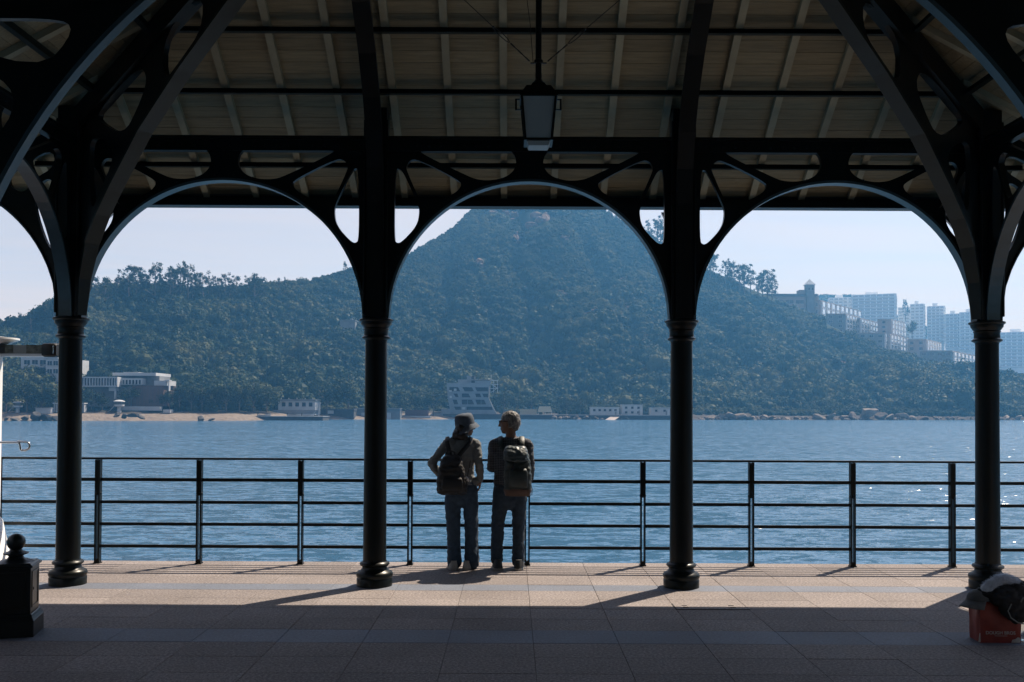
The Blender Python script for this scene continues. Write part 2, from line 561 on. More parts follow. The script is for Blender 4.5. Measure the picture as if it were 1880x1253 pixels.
# outward brackets under the eaves: local x outwards from the column
def bracket_mesh(over, slope, n):
    xs = [.105 + (over - .105) * k / 20 for k in range(21)]
    lo = [(x, CAPZ + math.sqrt(max(RA ** 2 - (RA - (x - .11)) ** 2, 0.0))) for x in xs]
    lo[0] = (.105, CAPZ - .02)
    hi = [(x, 4.52 - slope * x) for x in xs]
    lo = [(a[0], min(a[1], b[1] - .03)) for a, b in zip(lo, hi)]
    ol = lo + hi[::-1]
    s = over / 1.24
    hs = [[(.16, 3.22), (.24, 3.30), (.36, 3.66), (.34, 3.86), (.22, 3.95), (.15, 3.85)],
          [(.15, 4.06), (.38, 3.92), (.46, 3.78), (.62 * s, 3.86), (.62 * s, 4.0), (.2, 4.24)],
          [(.74 * s, 3.92), (1.02 * s, 3.93), (.80 * s, 4.0)]]
    hs = [chaikin([(x, z) for x, z in h], 2) for h in hs[:2]]
    return plate(n, ol, hs, .05, M_iron), lo
def bracket_flange(lo):
    f = MB()
    for a, b in zip(lo[:-1], lo[1:]):
        f.add([(a[0], -.055, a[1] - .012), (b[0], -.055, b[1] - .012), (b[0], .055, b[1] - .012), (a[0], .055, a[1] - .012), (a[0], -.055, a[1] + .012), (b[0], -.055, b[1] + .012), (b[0], .055, b[1] + .012), (a[0], .055, a[1] + .012)],
              [(0, 3, 2, 1), (4, 5, 6, 7), (0, 1, 5, 4), (2, 3, 7, 6)])
    return f.mesh('bracket_flange', M_flange, 40)
bf, lof = bracket_mesh(.93, .70, 'eave_bracket')
bs, los = bracket_mesh(1.22, SS, 'eave_bracket')
bff, bsf = bracket_flange(lof), bracket_flange(los)
for x in CX: link('bracket_flange', bff, link('eave_bracket', bf, pav, (x, 0, 0), (0, 0, PI / 2)))
for yv in [0] + side_y:
    for s, x in ((PI, CX[0]), (0, CX[3])):
        link('bracket_flange', bsf, link('eave_bracket', bs, pav, (x, yv, 0), (0, 0, s)))

# ribs running in from the two middle columns along the front slope
sof = [(-.112, 2.6), (-.113, 3.3), (-.125, 3.7), (-.16, 4.02), (-.26, 4.35), (-.42, 4.62), (-.70, 4.93), (-1.07, 5.24), (RIDGE_Y, RZ(RIDGE_Y) - .22)]
top = [(y, RZ(y) - .06) for y in (RIDGE_Y, -1.0, -.5, -.1065)]
rb = MB()
poly = [(y, z) for y, z in sof] + top
n = len(poly)
rb.add([(-.03, y, z) for y, z in poly] + [(.03, y, z) for y, z in poly], [tuple(range(n)), tuple(range(2 * n - 1, n - 1, -1))] + [(i, i + n, (i + 1) % n + n, (i + 1) % n) for i in range(n)])
for (a, b) in zip(sof[:-1], sof[1:]):
    rb.bar((0, a[0], a[1]), (0, b[0], b[1]), .158, .03, up=(0, .7, .7))
me_rib = rb.mesh('rib', M_iron)
for x in CX[1:3]: link('rib', me_rib, pav, (x, 0, 0))

# hip ribs from the corner columns: s runs along the hip, x = s inwards, y = -HK s
hl = math.sqrt(1 + HK * HK)
hs_ = [(.085, 2.6), (.125, 2.95), (.225, 3.28), (.37, 3.53), (.525, 3.735), (.925, 4.21), (1.4, 4.63), (1.963, 5.06), (2.6, 5.52), (3.3, 5.98), (4.30, 6.6)]
hs_ = [(s * hl, z) for s, z in hs_]
hz = lambda s: 4.64 + SS * s / hl
ol = hs_ + [(hs_[-1][0], hz(hs_[-1][0]) - .05), (.085 * hl, hz(.085 * hl) - .05)]
def sof_z(s):
    for a, b in zip(hs_[:-1], hs_[1:]):
        if a[0] <= s <= b[0]: return a[1] + (b[1] - a[1]) * (s - a[0]) / (b[0] - a[0])
    return hs_[-1][1]
hh = []
def hole_between(s0, s1, slant=.12):
    return chaikin([(s0, sof_z(s0) + .13), ((s0 + s1) / 2, sof_z((s0 + s1) / 2) + .10), (s1, sof_z(s1) + .11), (s1 + slant * 0, hz(s1) - .26), (s0 - slant * 0, hz(s0) - .26)], 2)
hh.append(chaikin([(.30, 3.55), (.44, 3.74), (.70, 4.02), (.62, 4.18), (.34, 4.30), (.25, 4.2)], 2))
hh.append(chaikin([(.86, 4.22), (1.08, 4.42), (1.25, 4.66), (1.1, 4.82), (.36, 4.50), (.50, 4.38)], 2))
hh.append(hole_between(1.48, 2.05)); hh.append(hole_between(2.25, 2.9)); hh.append(hole_between(3.1, 3.8))
me_hip = plate('hip_truss', ol, hh, .05, M_iron)
hf = MB()
for i, (a, b) in enumerate(zip(hs_[:-1], hs_[1:])):
    w0, w1 = [min(.5 * .145, .5 * (.09 + .03 * q)) for q in (i, i + 1)]
    d_ = Vector((b[0] - a[0], 0, b[1] - a[1])).normalized(); nq = Vector((-d_.z, 0, d_.x)) * .014
    A, B = Vector((a[0], 0, a[1])), Vector((b[0], 0, b[1]))
    Y0, Y1 = Vector((0, w0, 0)), Vector((0, w1, 0))
    hf.hexa([A - Y0 - nq, A + Y0 - nq, B + Y1 - nq, B - Y1 - nq, A - Y0 + nq, A + Y0 + nq, B + Y1 + nq, B - Y1 + nq])
me_hipf = hf.mesh('hip_flange', M_rib)
hb = MB().bar((.1, 0, hz(.1) - .16), (HX * hl, 0, hz(HX * hl) - .16), .13, .2)
me_hipb = hb.mesh('hip_beam', M_iron)
for sx in (-1, 1):
    an = math.atan2(-HK, 1) if sx < 0 else math.atan2(-HK, -1)
    h = link('hip_truss', me_hip, pav, (sx * HX, 0, 0), (0, 0, an))
    link('hip_flange', me_hipf, h); link('hip_beam', me_hipb, h)

# transverse arches over the hall
TR, TZ = 3.95, 1.45
def tx(k, r=TR): return (r * math.cos(k), TZ + r * math.sin(k))
a0 = math.asin((2.62 - TZ) / TR)
arcp = [tx(PI - (a0 + (PI - 2 * a0) * k / 60)) for k in range(61)]
ex = 1.5 * SP - .106
ol = [(-ex, 2.6)] + arcp + [(ex, 2.6), (ex, RZS(ex) - .06), (0, RZS(0) - .06), (-ex, RZS(ex) - .06)]
th = [[(-4.26, 2.98), (-3.86, 3.0), (-3.62, 3.42), (-3.42, 3.74), (-3.6, 3.94), (-4.26, 4.16)],
      [(-4.2, 4.27), (-3.3, 3.92), (-3.05, 4.22), (-3.2, 4.30)],
      [(-4.1, 4.47), (-2.85, 4.46), (-2.2, 5.0), (-1.8, 5.22), (-1.85, 5.62), (-2.7, 5.2), (-3.9, 4.62)],
      [(-1.6, 5.34), (-.7, 5.62), (-.7, 6.2), (-1.6, 5.74)]]
thh = []
for h in th:
    h = chaikin(h, 2)
    thh += [h, [(-p[0], p[1]) for p in h]]
me_tr = plate('transverse_arch', ol, thh, .05, M_iron)
tf = MB()
for k in range(60):
    a, b = arcp[k], arcp[k + 1]
    tf.bar((a[0], 0, a[1]), (b[0], 0, b[1]), .085, .03, up=(0, 0, 1) if abs(b[0] - a[0]) > .02 else (1, 0, 0))
me_trf = tf.mesh('arch_flange', M_flange)
tt = MB()
for s in (-1, 1): tt.bar((s * ex, 0, RZS(ex) - .15), (0, 0, RZS(0) - .15), .12, .17)
me_trt = tt.mesh('top_chord', M_iron)
for yv in side_y[:6]:
    t = link('transverse_arch', me_tr, pav, (0, yv, 0))
    link('arch_flange', me_trf, t); link('top_chord', me_trt, t)

# ceiling boards, rafters, purlins of the front slope
nrmF = Vector((0, .70, 1)).normalized()
def strip_front(y0, y1, zoff0, zoff1, inset):
    """board across the front slope between local y0 > y1, cut along the hips"""
    x0, x1 = HX + y0 / HK - inset, HX + y1 / HK - inset
    q = []
    for off in (zoff0, zoff1):
        q += [(-x0, y0, RZ(y0) + off), (x0, y0, RZ(y0) + off), (x1, y1, RZ(y1) + off), (-x1, y1, RZ(y1) + off)]
    return q
yb = EAVE_Y
BW = .104
while yb - BW > RIDGE_Y:
    MB().hexa(strip_front(yb, yb - BW + .004, .05, .075, .0)).build('ceiling_board', M_board, pav)
    yb -= BW
for s in (-1, 1):
    xb = EAVE_X
    while xb - BW > .05:
        def yy(x): return (x - HX) * HK if x > 0 else 0
        xi = xb - BW + .004
        q = []
        for off in (.05, .075):
            q += [(s * xb, yy(xb), RZS(xb) + off), (s * xi, yy(xi), RZS(xi) + off), (s * xi, BACK_Y, RZS(xi) + off), (s * xb, BACK_Y, RZS(xb) + off)]
        MB().hexa(q).build('ceiling_board', M_board, pav)
        xb -= BW
k = -11
for k in range(-11, 12):
    xl = -.095 - XC + .532 * k
    ytop = -(HX - abs(xl)) * HK
    if ytop > EAVE_Y - .15: continue
    a, b = EAVE_Y - .03, max(ytop, RIDGE_Y) + .03
    q = []
    for off in (-.012, .049):
        q += [(xl - .034, a, RZ(a) + off), (xl + .034, a, RZ(a) + off), (xl + .034, b, RZ(b) + off), (xl - .034, b, RZ(b) + off)]
    MB().hexa(q).build('rafter', M_rafter, pav)
for s in (-1, 1):
    for k in range(86):
        yl = .8 - .532 * k
        x1 = max(HX + yl / HK, 0) if yl > RIDGE_Y else 0
        xa, xb2 = EAVE_X - .03, (HX + yl / HK + .03 if yl > RIDGE_Y else .04)
        xb2 = max(HX - (-yl) / HK, 0) + .03 if yl <= 0 else HX + yl / HK + .03
        if xa - xb2 < .15: continue
        # side rafters run from the eave up to the hip or the ridge
        q = []
        for off in (-.012, .049):
            q += [(s * xa, yl - .034, RZS(xa) + off), (s * xa, yl + .034, RZS(xa) + off), (s * xb2, yl + .034, RZS(xb2) + off), (s * xb2, yl - .034, RZS(xb2) + off)]
        MB().hexa(q).build('rafter', M_rafter, pav)
PUR = [9.80 - YC, 9.06 - YC, 8.52 - YC, 7.92 - YC, 7.3 - YC, 6.7 - YC]
for yl in PUR:
    xw = HX + yl / HK - .03
    z = RZ(yl)
    p = MB().box(-xw, xw, yl - .012, yl + .012, z - .062, z - .016)
    p = p.build('purlin', M_iron, pav)
    MB().box(-xw, xw, yl - .040, yl + .012, z - .070, z - .0625).build('purlin_flange', M_rib, p)
    for s in (-1, 1):
        zz = RZS(xw + .03)
        MB().box(s * (xw + .03) - .018, s * (xw + .03) + .018, BACK_Y, yl - .03, zz - .065, zz - .016).box(s * (xw + .03) - .04, s * (xw + .03) + .018, BACK_Y, yl - .03, zz - .073, zz - .0655).build('purlin', M_rib, pav)
# eave beams and gutters
ez = RZ(EAVE_Y)
MB().box(-EAVE_X, EAVE_X, EAVE_Y - .10, EAVE_Y + .05, ez - .09, ez - .0125).box(-EAVE_X, EAVE_X, EAVE_Y + .0505, EAVE_Y + .17, ez - .055, ez + .05).build('eave_beam', M_iron, pav)
for s in (-1, 1):
    MB().box(s * EAVE_X - .07, s * EAVE_X + .05, BACK_Y, EAVE_Y - .11, ez - .085, ez - .0125).build('eave_beam', M_iron, pav)
MB().bar((0, RIDGE_Y, RZS(0) - .1), (0, BACK_Y, RZS(0) - .1), .12, .16).build('ridge_beam', M_iron, pav)
# roof covering
rt = .0765
rv = [(-EAVE_X - .06, EAVE_Y + .05, RZ(EAVE_Y + .05) + rt), (EAVE_X + .06, EAVE_Y + .05, RZ(EAVE_Y + .05) + rt), (0, RIDGE_Y, RZS(0) + rt), (0, BACK_Y, RZS(0) + rt), (EAVE_X + .06, BACK_Y, RZS(EAVE_X + .06) + rt), (-EAVE_X - .06, BACK_Y, RZS(EAVE_X + .06) + rt)]
rv2 = [(x, y, z + .06) for x, y, z in rv]
fs = [(0, 1, 2), (1, 4, 3, 2), (0, 2, 3, 5)]
MB().add(rv + rv2, fs + [tuple(i + 6 for i in f) for f in fs] + [(0, 1, 7, 6), (1, 4, 10, 7), (5, 0, 6, 11), (3, 4, 10, 9), (3, 5, 11, 9)]).build('roof_covering', M_roofm, pav)

# ------------------------------------------------------------------ railing
RY = 10.48
rail = empty('pier_railing', (0, RY, 0), 0, 'black metal pier railing with five horizontal rails along deck edge', 'railing')
ppx = [-4, 180, 366, 552, 753, 968, 1180, 1379, 1565, 1748, 1934]
pX = [at(p, 950, RY).x for p in ppx]
pX = [pX[0] - 2.2, pX[0] - 1.1] + pX + [pX[-1] + 1.1, pX[-1] + 2.2]
pmesh = MB()
for s in (-1, 1):
    pmesh.box(s * .020 - .0085, s * .020 + .0085, -.03, .03, 0, 1.135)
pmesh.box(-.028, .028, -.026, .026, .78, 1.13).box(-.028, .028, -.026, .026, 0.001, .05).box(-.035, .035, -.04, .04, .001, .012)
me_post2 = pmesh.mesh('post', M_iron)
cl = MB().lathe([(.026, -.02), (.036, -.012), (.036, .012), (.026, .02)], 12).lathe([(.02, .02), (.024, .026), (.018, .034)], 10)
me_collar = cl.mesh('collar', M_iron, 40)
for x in pX:
    p = link('post', me_post2, rail, (x, 0, 0))
    link('collar', me_collar, p, (0, 0, .765))
for a, b in zip(pX[:-1], pX[1:]):
    for z, hgt in ((.19, .034), (.432, .034), (.672, .034), (.918, .036)):
        MB().box(a + .029, b - .029, -.011, .011, z - hgt / 2, z + hgt / 2).build('rail', M_iron, rail)
MB().box(pX[0] - .05, pX[-1] + .05, -.028, .028, 1.138, 1.160).build('top_rail', M_iron, rail)

# ------------------------------------------------------------------ hanging lantern
LY = YC - SP
lx = XC
lan = empty('hanging_lantern', (lx, LY - .16, 0), 0, 'four sided hanging lantern with frosted panes and black frame', 'lantern')
zpx = lambda py: at(993, py, LY - .16).z
sL = (LY - .16) / F
zt, zb_ = zpx(186), zpx(262)
wt, wb = 31 * sL, 24 * sL
MB().lathe([(.036 * .55, zpx(140)), (.02, 5.22)], 12).build('rod', M_iron, lan, 40)
cp = MB()
zr0, zr1 = zpx(186) + .0, zpx(164)
def frust(mb, w0, z0, w1, z1, mi=0):
    mb.hexa([(-w0, -w0, z0), (w0, -w0, z0), (w0, w0, z0), (-w0, w0, z0), (-w1, -w1, z1), (w1, -w1, z1), (w1, w1, z1), (-w1, w1, z1)], mi)
frust(cp, wt + .012, zt, wt + .012, zt + .014)
frust(cp, wt + .008, zt + .0145, wt * .72, zr1)
frust(cp, wt * .5, zr1 + .0005, wt * .34, zpx(155))
cp.lathe([(.03, zpx(155) + .001), (.036, zpx(152)), (.02, zpx(146)), (.022, zpx(139)), (.019, zpx(130))], 12)
cp.build('cap', M_iron, lan)
fr = MB()
for sx in (-1, 1):
    for sy in (-1, 1):
        fr.bar((sx * wt, sy * wt, zt), (sx * wb, sy * wb, zb_), .016, .016, up=(0, 1, 0))
frust(fr, wb + .008, zb_ - .008, wb + .008, zb_ + .006)
fr.build('frame', M_iron, lan)
for k in range(4):
    a = .006
    q = MB().hexa([(-wb + a, -wb + .0, zb_ + .008), (wb - a, -wb + .0, zb_ + .008), (wb - a, -wb + .005, zb_ + .008), (-wb + a, -wb + .005, zb_ + .008), (-wt + a, -wt, zt - .002), (wt - a, -wt, zt - .002), (wt - a, -wt + .005, zt - .002), (-wt + a, -wt + .005, zt - .002)])
    q.build('pane', M_lglass, lan, rot=(0, 0, k * PI / 2))
bt = MB()
frust(bt, wb * .74, zpx(272), wb * .88, zb_ - .009)
bt.build('bottom_glass', M_lglass, lan)
for s in (-1, 1):
    br = MB()
    x0, x1 = s * (wt + .002), s * (wt + .036)
    br.bar((x0, 0, zt + .01), (x1, 0, zt + .01), .012, .008).bar((x1, 0, zt + .014), (x1, 0, zt - .06), .012, .008, up=(0, 1, 0)).bar((x1, 0, zt - .056), (x0 - s * .008, 0, zt - .056), .012, .006)
    br.build('side_handle', M_iron, lan)
zj = zpx(114)
cb = MB().lathe([(.024, zj - .012), (.03, zj - .008), (.03, zj + .008), (.024, zj + .012)], 12)
for s in (-1, 1): cb.box(s * .028, s * .052, -.006, .006, zj - .012, zj - .006) if s > 0 else cb.box(-.052, -.028, -.006, .006, zj - .012, zj - .006)
cb.build('collar', M_iron, lan)
def chain(p0, p1, nm):
    p0, p1 = Vector(p0), Vector(p1)
    d = (p1 - p0)
    L = d.length
    m = MB()
    m.tube([p0 + d * (.34 / L), p1], .0028, 5)
    t = .0
    for i in range(5):
        c = p0 + d * ((.03 + i * .033) / L)
        e = d.normalized() * .018
        m.tube([c - e, c + e], .0035 if i % 2 else .005, 5)
    # shackle loop
    u = d.normalized()
    nn = u.cross(Vector((0, 1, 0))).normalized()
    pts = [p0 + u * (.19 + .07 * (1 - math.cos(a)) ) + nn * .011 * math.sin(a) for a in [2 * PI * k / 14 for k in range(15)]]
    m.tube(pts, .003, 5, cap=False)
    m.lathe([(.006, -.006), (.009, 0), (.006, .006)], 8, tuple(p0 + u * .335))
    m.build(nm, M_wire, lan)
for s, px in ((-1, 852), (1, 1138)):
    q = at(px, 0, LY - .16)
    chain((s * .05, 0, zj - .004), (q.x - lx, .0, q.z), 'stay_chain')
    e = Vector((q.x - lx, 0, q.z)); dr = (e - Vector((s * .05, 0, zj))).normalized()
    MB().tube([e, e + dr * (.75 / max(abs(dr.z), .2))], .0028, 5).build('stay_wire', M_wire, lan)
MB().tube([(-.035, .02, zj), (-.055, .02, zj + .25), (-.1, .02, zj + .6), (-.13, .02, 5.1)], .0022, 5).build('stay_wire', M_wire, lan)
# ------------------------------------------------------------------ land across the bay
def interp(xs, ys, x):
    if x <= xs[0]: return ys[0]
    for i in range(len(xs) - 1):
        if x <= xs[i + 1]:
            t = (x - xs[i]) / (xs[i + 1] - xs[i])
            return ys[i] + (ys[i + 1] - ys[i]) * t
    return ys[-1]
def sm_interp(xs, ys, x):
    return (interp(xs, ys, x - 14) + interp(xs, ys, x) * 2 + interp(xs, ys, x + 14)) / 4
# azimuth is given as the column u = 940 + F * X / Y
RU = [-900, -400, 0, 60, 110, 170, 250, 330, 400, 470, 540, 600, 650, 700, 743, 779, 828, 849, 880, 920, 970, 1030, 1080, 1120, 1200, 1290, 1350, 1430, 1500, 1560, 1640, 1720, 1790, 1880, 2300, 2800]
RV = [640, 652, 612, 592, 568, 541, 529, 531, 536, 532, 524, 503, 487, 475, 467, 447, 416, 394, 368, 346, 338, 345, 362, 388, 430, 488, 510, 543, 577, 606, 640, 668, 682, 690, 700, 704]
RD = [430, 400, 395, 395, 400, 410, 425, 440, 450, 465, 485, 510, 530, 555, 575, 590, 610, 615, 625, 635, 645, 650, 650, 650, 645, 640, 640, 635, 610, 585, 560, 530, 505, 490, 480, 480]
SU = [-900, 0, 110, 250, 430, 600, 750, 900, 1100, 1300, 1500, 1700, 1880, 2300, 2800]
SD = [250, 262, 264, 268, 280, 312, 330, 341, 345, 350, 362, 376, 390, 400, 400]
def ridge(u):
    Y = sm_interp(RU, RD, u)
    p = CAMZ + (748 + (u - 940) * .0045 * 0 - sm_interp(RU, RV, u)) * Y / F
    return Y, p
def fbm(x, y, s, o=4):
    v, a, f = 0, 1, 1 / s
    for k in range(o):
        v += a * noise.noise(Vector((x * f + 13.7 * k, y * f - 7.1 * k, 3.3 * k)))
        a *= .5; f *= 2.03
    return v
TT = [-.06, 0, .03, .07, .12, .2, .35, .55, .78, 1.0]
def land_z(X, Y):
    u = 940 + F * X / Y
    ys = interp(SU, SD, u) + 4 * noise.noise(Vector((X / 23, 1.3, 0))) + 1.6 * noise.noise(Vector((X / 6, 7.3, 0)))
    yr, zr = ridge(u)
    t = (Y - ys) / (yr - ys)
    if t <= 0: return max(-2.75 + t * 40, -5)
    zr -= 2.0
    if t <= 1:
        if t < .1:
            z = interp([0, .02, .05, .1], [-2.75, -1.5, -.8, .6], t)
        else:
            s = (t - .1) / .9
            z = .6 + (zr - .6) * (s ** 1.22)
            am = min(1, s * 5) * min(1, (1 - s) * 4)
            h = zr / 150
            # spurs and gullies run down the slope
            z += am * (5 + 10 * h) * (fbm(X * 1.5, Y * .30, 62, 4))
            wx = X + 14 * noise.noise(Vector((X / 50, Y / 50, 4.4)))
            z -= am * (3 + 9 * h) * max(0, 1 - 4.5 * abs(noise.noise(Vector((wx / 48, Y / 190, 8.8)))))
            z -= am * (1.5 + 3 * h) * max(0, 1 - 5 * abs(noise.noise(Vector((wx / 21, Y / 90, 2.8)))))
            z += am * 3.0 * fbm(X, Y, 17, 2)
        return z
    e = (t - 1) * (yr - ys)
    return zr - .0022 * e * e - .06 * e
NU, NT = 620, 110
tv, tf_ = [], []
for i in range(NU):
    u = -700 + 3300 * i / (NU - 1)
    ys = interp(SU, SD, u) - 12
    yr, _ = ridge(u)
    ye = yr + 150
    for j in range(NT):
        s = j / (NT - 1)
        Y = ys + (ye - ys) * (s ** 1.25)
        X = (u - 940) * Y / F
        tv.append((X, Y, land_z(X, Y)))
for i in range(NU - 1):
    for j in range(NT - 1):
        a = i * NT + j
        tf_.append((a, a + NT, a + NT + 1, a + 1))

def Ysh(u): return interp(SU, SD, u)
def Yat(u, v):
    """distance at which the slope shows at row v of column u"""
    Y = Ysh(u) + 2
    yr, _ = ridge(u)
    while Y < yr + 20:
        X = (u - 940) * Y / F
        if 748 - (land_z(X, Y) - CAMZ) * F / Y <= v - (u - 940) * .0045: break
        Y += .75
    return Y
def land_material():
    m, n, b = nodes_of('hill_ground')
    b.inputs['Roughness'].default_value = .95
    b.inputs['Specular IOR Level'].default_value = .1
    geo = n.nodes.new('ShaderNodeNewGeometry')
    sep = n.nodes.new('ShaderNodeSeparateXYZ')
    n.links.new(geo.outputs['Position'], sep.inputs[0])
    def ns_(s, d=6):
        t = n.nodes.new('ShaderNodeTexNoise'); t.inputs['Scale'].default_value = s; t.inputs['Detail'].default_value = d
        n.links.new(geo.outputs['Position'], t.inputs['Vector'])
        return t.outputs['Fac']
    def ramp(src, p0, c0, p1, c1):
        r = n.nodes.new('ShaderNodeValToRGB')
        r.color_ramp.elements[0].position = p0; r.color_ramp.elements[0].color = (*c0, 1)
        r.color_ramp.elements[1].position = p1; r.color_ramp.elements[1].color = (*c1, 1)
        n.links.new(src, r.inputs[0])
        return r.outputs[0]
    green = ramp(ns_(.25), .35, (.010, .018, .010), .7, (.024, .032, .015))
    sand = ramp(ns_(.6), .3, (.15, .123, .10), .7, (.21, .175, .145))
    # sand only on the beaches by the water
    ad = n.nodes.new('ShaderNodeMath'); ad.operation = 'MULTIPLY_ADD'
    n.links.new(ns_(.08, 3), ad.inputs[0]); ad.inputs[1].default_value = 1.2
    n.links.new(sep.outputs['Z'], ad.inputs[2])
    zr_ = n.nodes.new('ShaderNodeMapRange'); zr_.inputs['From Min'].default_value = -.15; zr_.inputs['From Max'].default_value = .15
    n.links.new(ad.outputs[0], zr_.inputs['Value'])
    xr = n.nodes.new('ShaderNodeMapRange'); xr.inputs['From Min'].default_value = -18; xr.inputs['From Max'].default_value = -14
    n.links.new(sep.outputs['X'], xr.inputs['Value'])
    mxm = n.nodes.new('ShaderNodeMath'); mxm.operation = 'MAXIMUM'
    n.links.new(zr_.outputs[0], mxm.inputs[0]); n.links.new(xr.outputs[0], mxm.inputs[1])
    mx = n.nodes.new('ShaderNodeMix'); mx.data_type = 'RGBA'
    n.links.new(mxm.outputs[0], mx.inputs[0]); n.links.new(sand, mx.inputs[6]); n.links.new(green, mx.inputs[7])
    stone = ramp(ns_(.8), .35, (.03, .027, .024), .7, (.075, .062, .05))
    zq = n.nodes.new('ShaderNodeMapRange'); zq.inputs['From Min'].default_value = .3; zq.inputs['From Max'].default_value = 1.2
    n.links.new(ad.outputs[0], zq.inputs['Value'])
    mq = n.nodes.new('ShaderNodeMix'); mq.data_type = 'RGBA'
    n.links.new(zq.outputs[0], mq.inputs[0]); n.links.new(stone, mq.inputs[6]); n.links.new(green, mq.inputs[7])
    n.links.new(mq.outputs[2], mx.inputs[7])
    n.links.new(mx.outputs[2], b.inputs['Base Color'])
    bp = n.nodes.new('ShaderNodeBump'); bp.inputs['Strength'].default_value = .8; bp.inputs['Distance'].default_value = .6
    n.links.new(ns_(.9), bp.inputs['Height']); n.links.new(bp.outputs[0], b.inputs['Normal'])
    return m
M_land = land_material()
hill = tag(MB().add(tv, tf_).build('hillside', M_land, smooth=180), 'wooded green headland hill across the bay', 'hill', kind='structure')

# unseen hills added to the sides and behind to block low sky light
hv_, hf_ = [], []
NA, NR = 96, 12
for i in range(NA):
    az = R(46) + R(268) * i / (NA - 1)
    for j in range(NR):
        s_ = j / (NR - 1)
        rad = 330 + 260 * s_ + 25 * noise.noise(Vector((i * .15, 2.2, 0)))
        if abs(rad * math.cos(az)) > 170 and math.cos(az) < 0: rad = 170 / -math.cos(az) * (.55 + .45 * s_) if rad * -math.cos(az) > 170 else rad
        top_ = 120 + 35 * noise.noise(Vector((i * .22, 9.1, 0)))
        k_ = min(1.0, rad / 460)
        hv_.append((rad * math.sin(az), rad * math.cos(az), -4 + top_ * k_ * math.sin(PI * min(1, s_ * .62) ) ** .8))
for i in range(NA - 1):
    for j in range(NR - 1):
        a = i * NR + j
        hf_.append((a, a + NR, a + NR + 1, a + 1))
tag(MB().add(hv_, hf_).build('sky_blocking_hills', M_land, smooth=180), 'unseen green hills added round the bay to block low sky light', 'hill', kind='structure')

# farther ridge behind the apartments
FU = [1150, 1300, 1380, 1480, 1540, 1600, 1650, 1700, 1760, 1830, 1900, 2100, 2500]
FV = [600, 575, 556, 541, 539, 543, 580, 600, 612, 628, 640, 655, 670]
def far_z(X, Y):
    u = 940 + F * X / Y
    Yr = 1060
    zr = CAMZ + (748 - sm_interp(FU, FV, u)) * Yr / F - 2
    t = (Y - 720) / (Yr - 720)
    if t < 1: return -6 + (zr + 6) * max(t, 0) ** .8 + 3 * min(1, (1 - t) * 4) * fbm(X, Y, 45, 3)
    return zr - .001 * (Y - Yr) ** 2
fv, ff = [], []
for i in range(140):
    u = 1150 + 1300 * i / 139
    for j in range(44):
        Y = 700 + 500 * j / 43
        X = (u - 940) * Y / F
        fv.append((X, Y, far_z(X, Y)))
for i in range(139):
    for j in range(43):
        a = i * 44 + j
        ff.append((a, a + 44, a + 45, a + 1))
tag(MB().add(fv, ff).build('far_hill', M_land, smooth=180), 'hazy far green ridge behind the apartment towers', 'hill', kind='structure')

# ------------------------------------------------------------------ foliage
def leaf_material(name, c1, c2, c3):
    m, n, b = nodes_of(name)
    oi = n.nodes.new('ShaderNodeObjectInfo')
    r = n.nodes.new('ShaderNodeValToRGB')
    r.color_ramp.elements[0].color = (*c1, 1); r.color_ramp.elements[1].color = (*c3, 1)
    e = r.color_ramp.elements.new(.55); e.color = (*c2, 1)
    ge = n.nodes.new('ShaderNodeNewGeometry')
    pn = n.nodes.new('ShaderNodeTexNoise'); pn.inputs['Scale'].default_value = .03; pn.inputs['Detail'].default_value = 4
    n.links.new(ge.outputs['Position'], pn.inputs['Vector'])
    pm_ = n.nodes.new('ShaderNodeMath'); pm_.operation = 'MULTIPLY_ADD'
    n.links.new(pn.outputs['Fac'], pm_.inputs[0]); pm_.inputs[1].default_value = 2.7; pm_.inputs[2].default_value = -1.12
    pa_ = n.nodes.new('ShaderNodeMath'); pa_.operation = 'MULTIPLY_ADD'
    n.links.new(oi.outputs['Random'], pa_.inputs[0]); pa_.inputs[1].default_value = .62
    n.links.new(pm_.outputs[0], pa_.inputs[2])
    n.links.new(pa_.outputs[0], r.inputs[0])
    b.inputs['Roughness'].default_value = .55
    b.inputs['Specular IOR Level'].default_value = .06
    n.links.new(r.outputs[0], b.inputs['Base Color'])
    tr = n.nodes.new('ShaderNodeBsdfTranslucent')
    n.links.new(r.outputs[0], tr.inputs['Color'])
    ms = n.nodes.new('ShaderNodeMixShader'); ms.inputs[0].default_value = .22
    n.links.new(b.outputs[0], ms.inputs[1]); n.links.new(tr.outputs[0], ms.inputs[2])
    n.links.new(ms.outputs[0], n.nodes['Material Output'].inputs['Surface'])
    return m
M_leaf = leaf_material('scrub_leaves', (.008, .019, .010), (.022, .040, .017), (.075, .082, .034))
M_leafd = leaf_material('tree_leaves', (.010, .022, .011), (.019, .034, .015), (.035, .05, .02))
M_bark = mat('bark', (.16, .12, .09), (.08, .06, .045), 3, rough=.9)

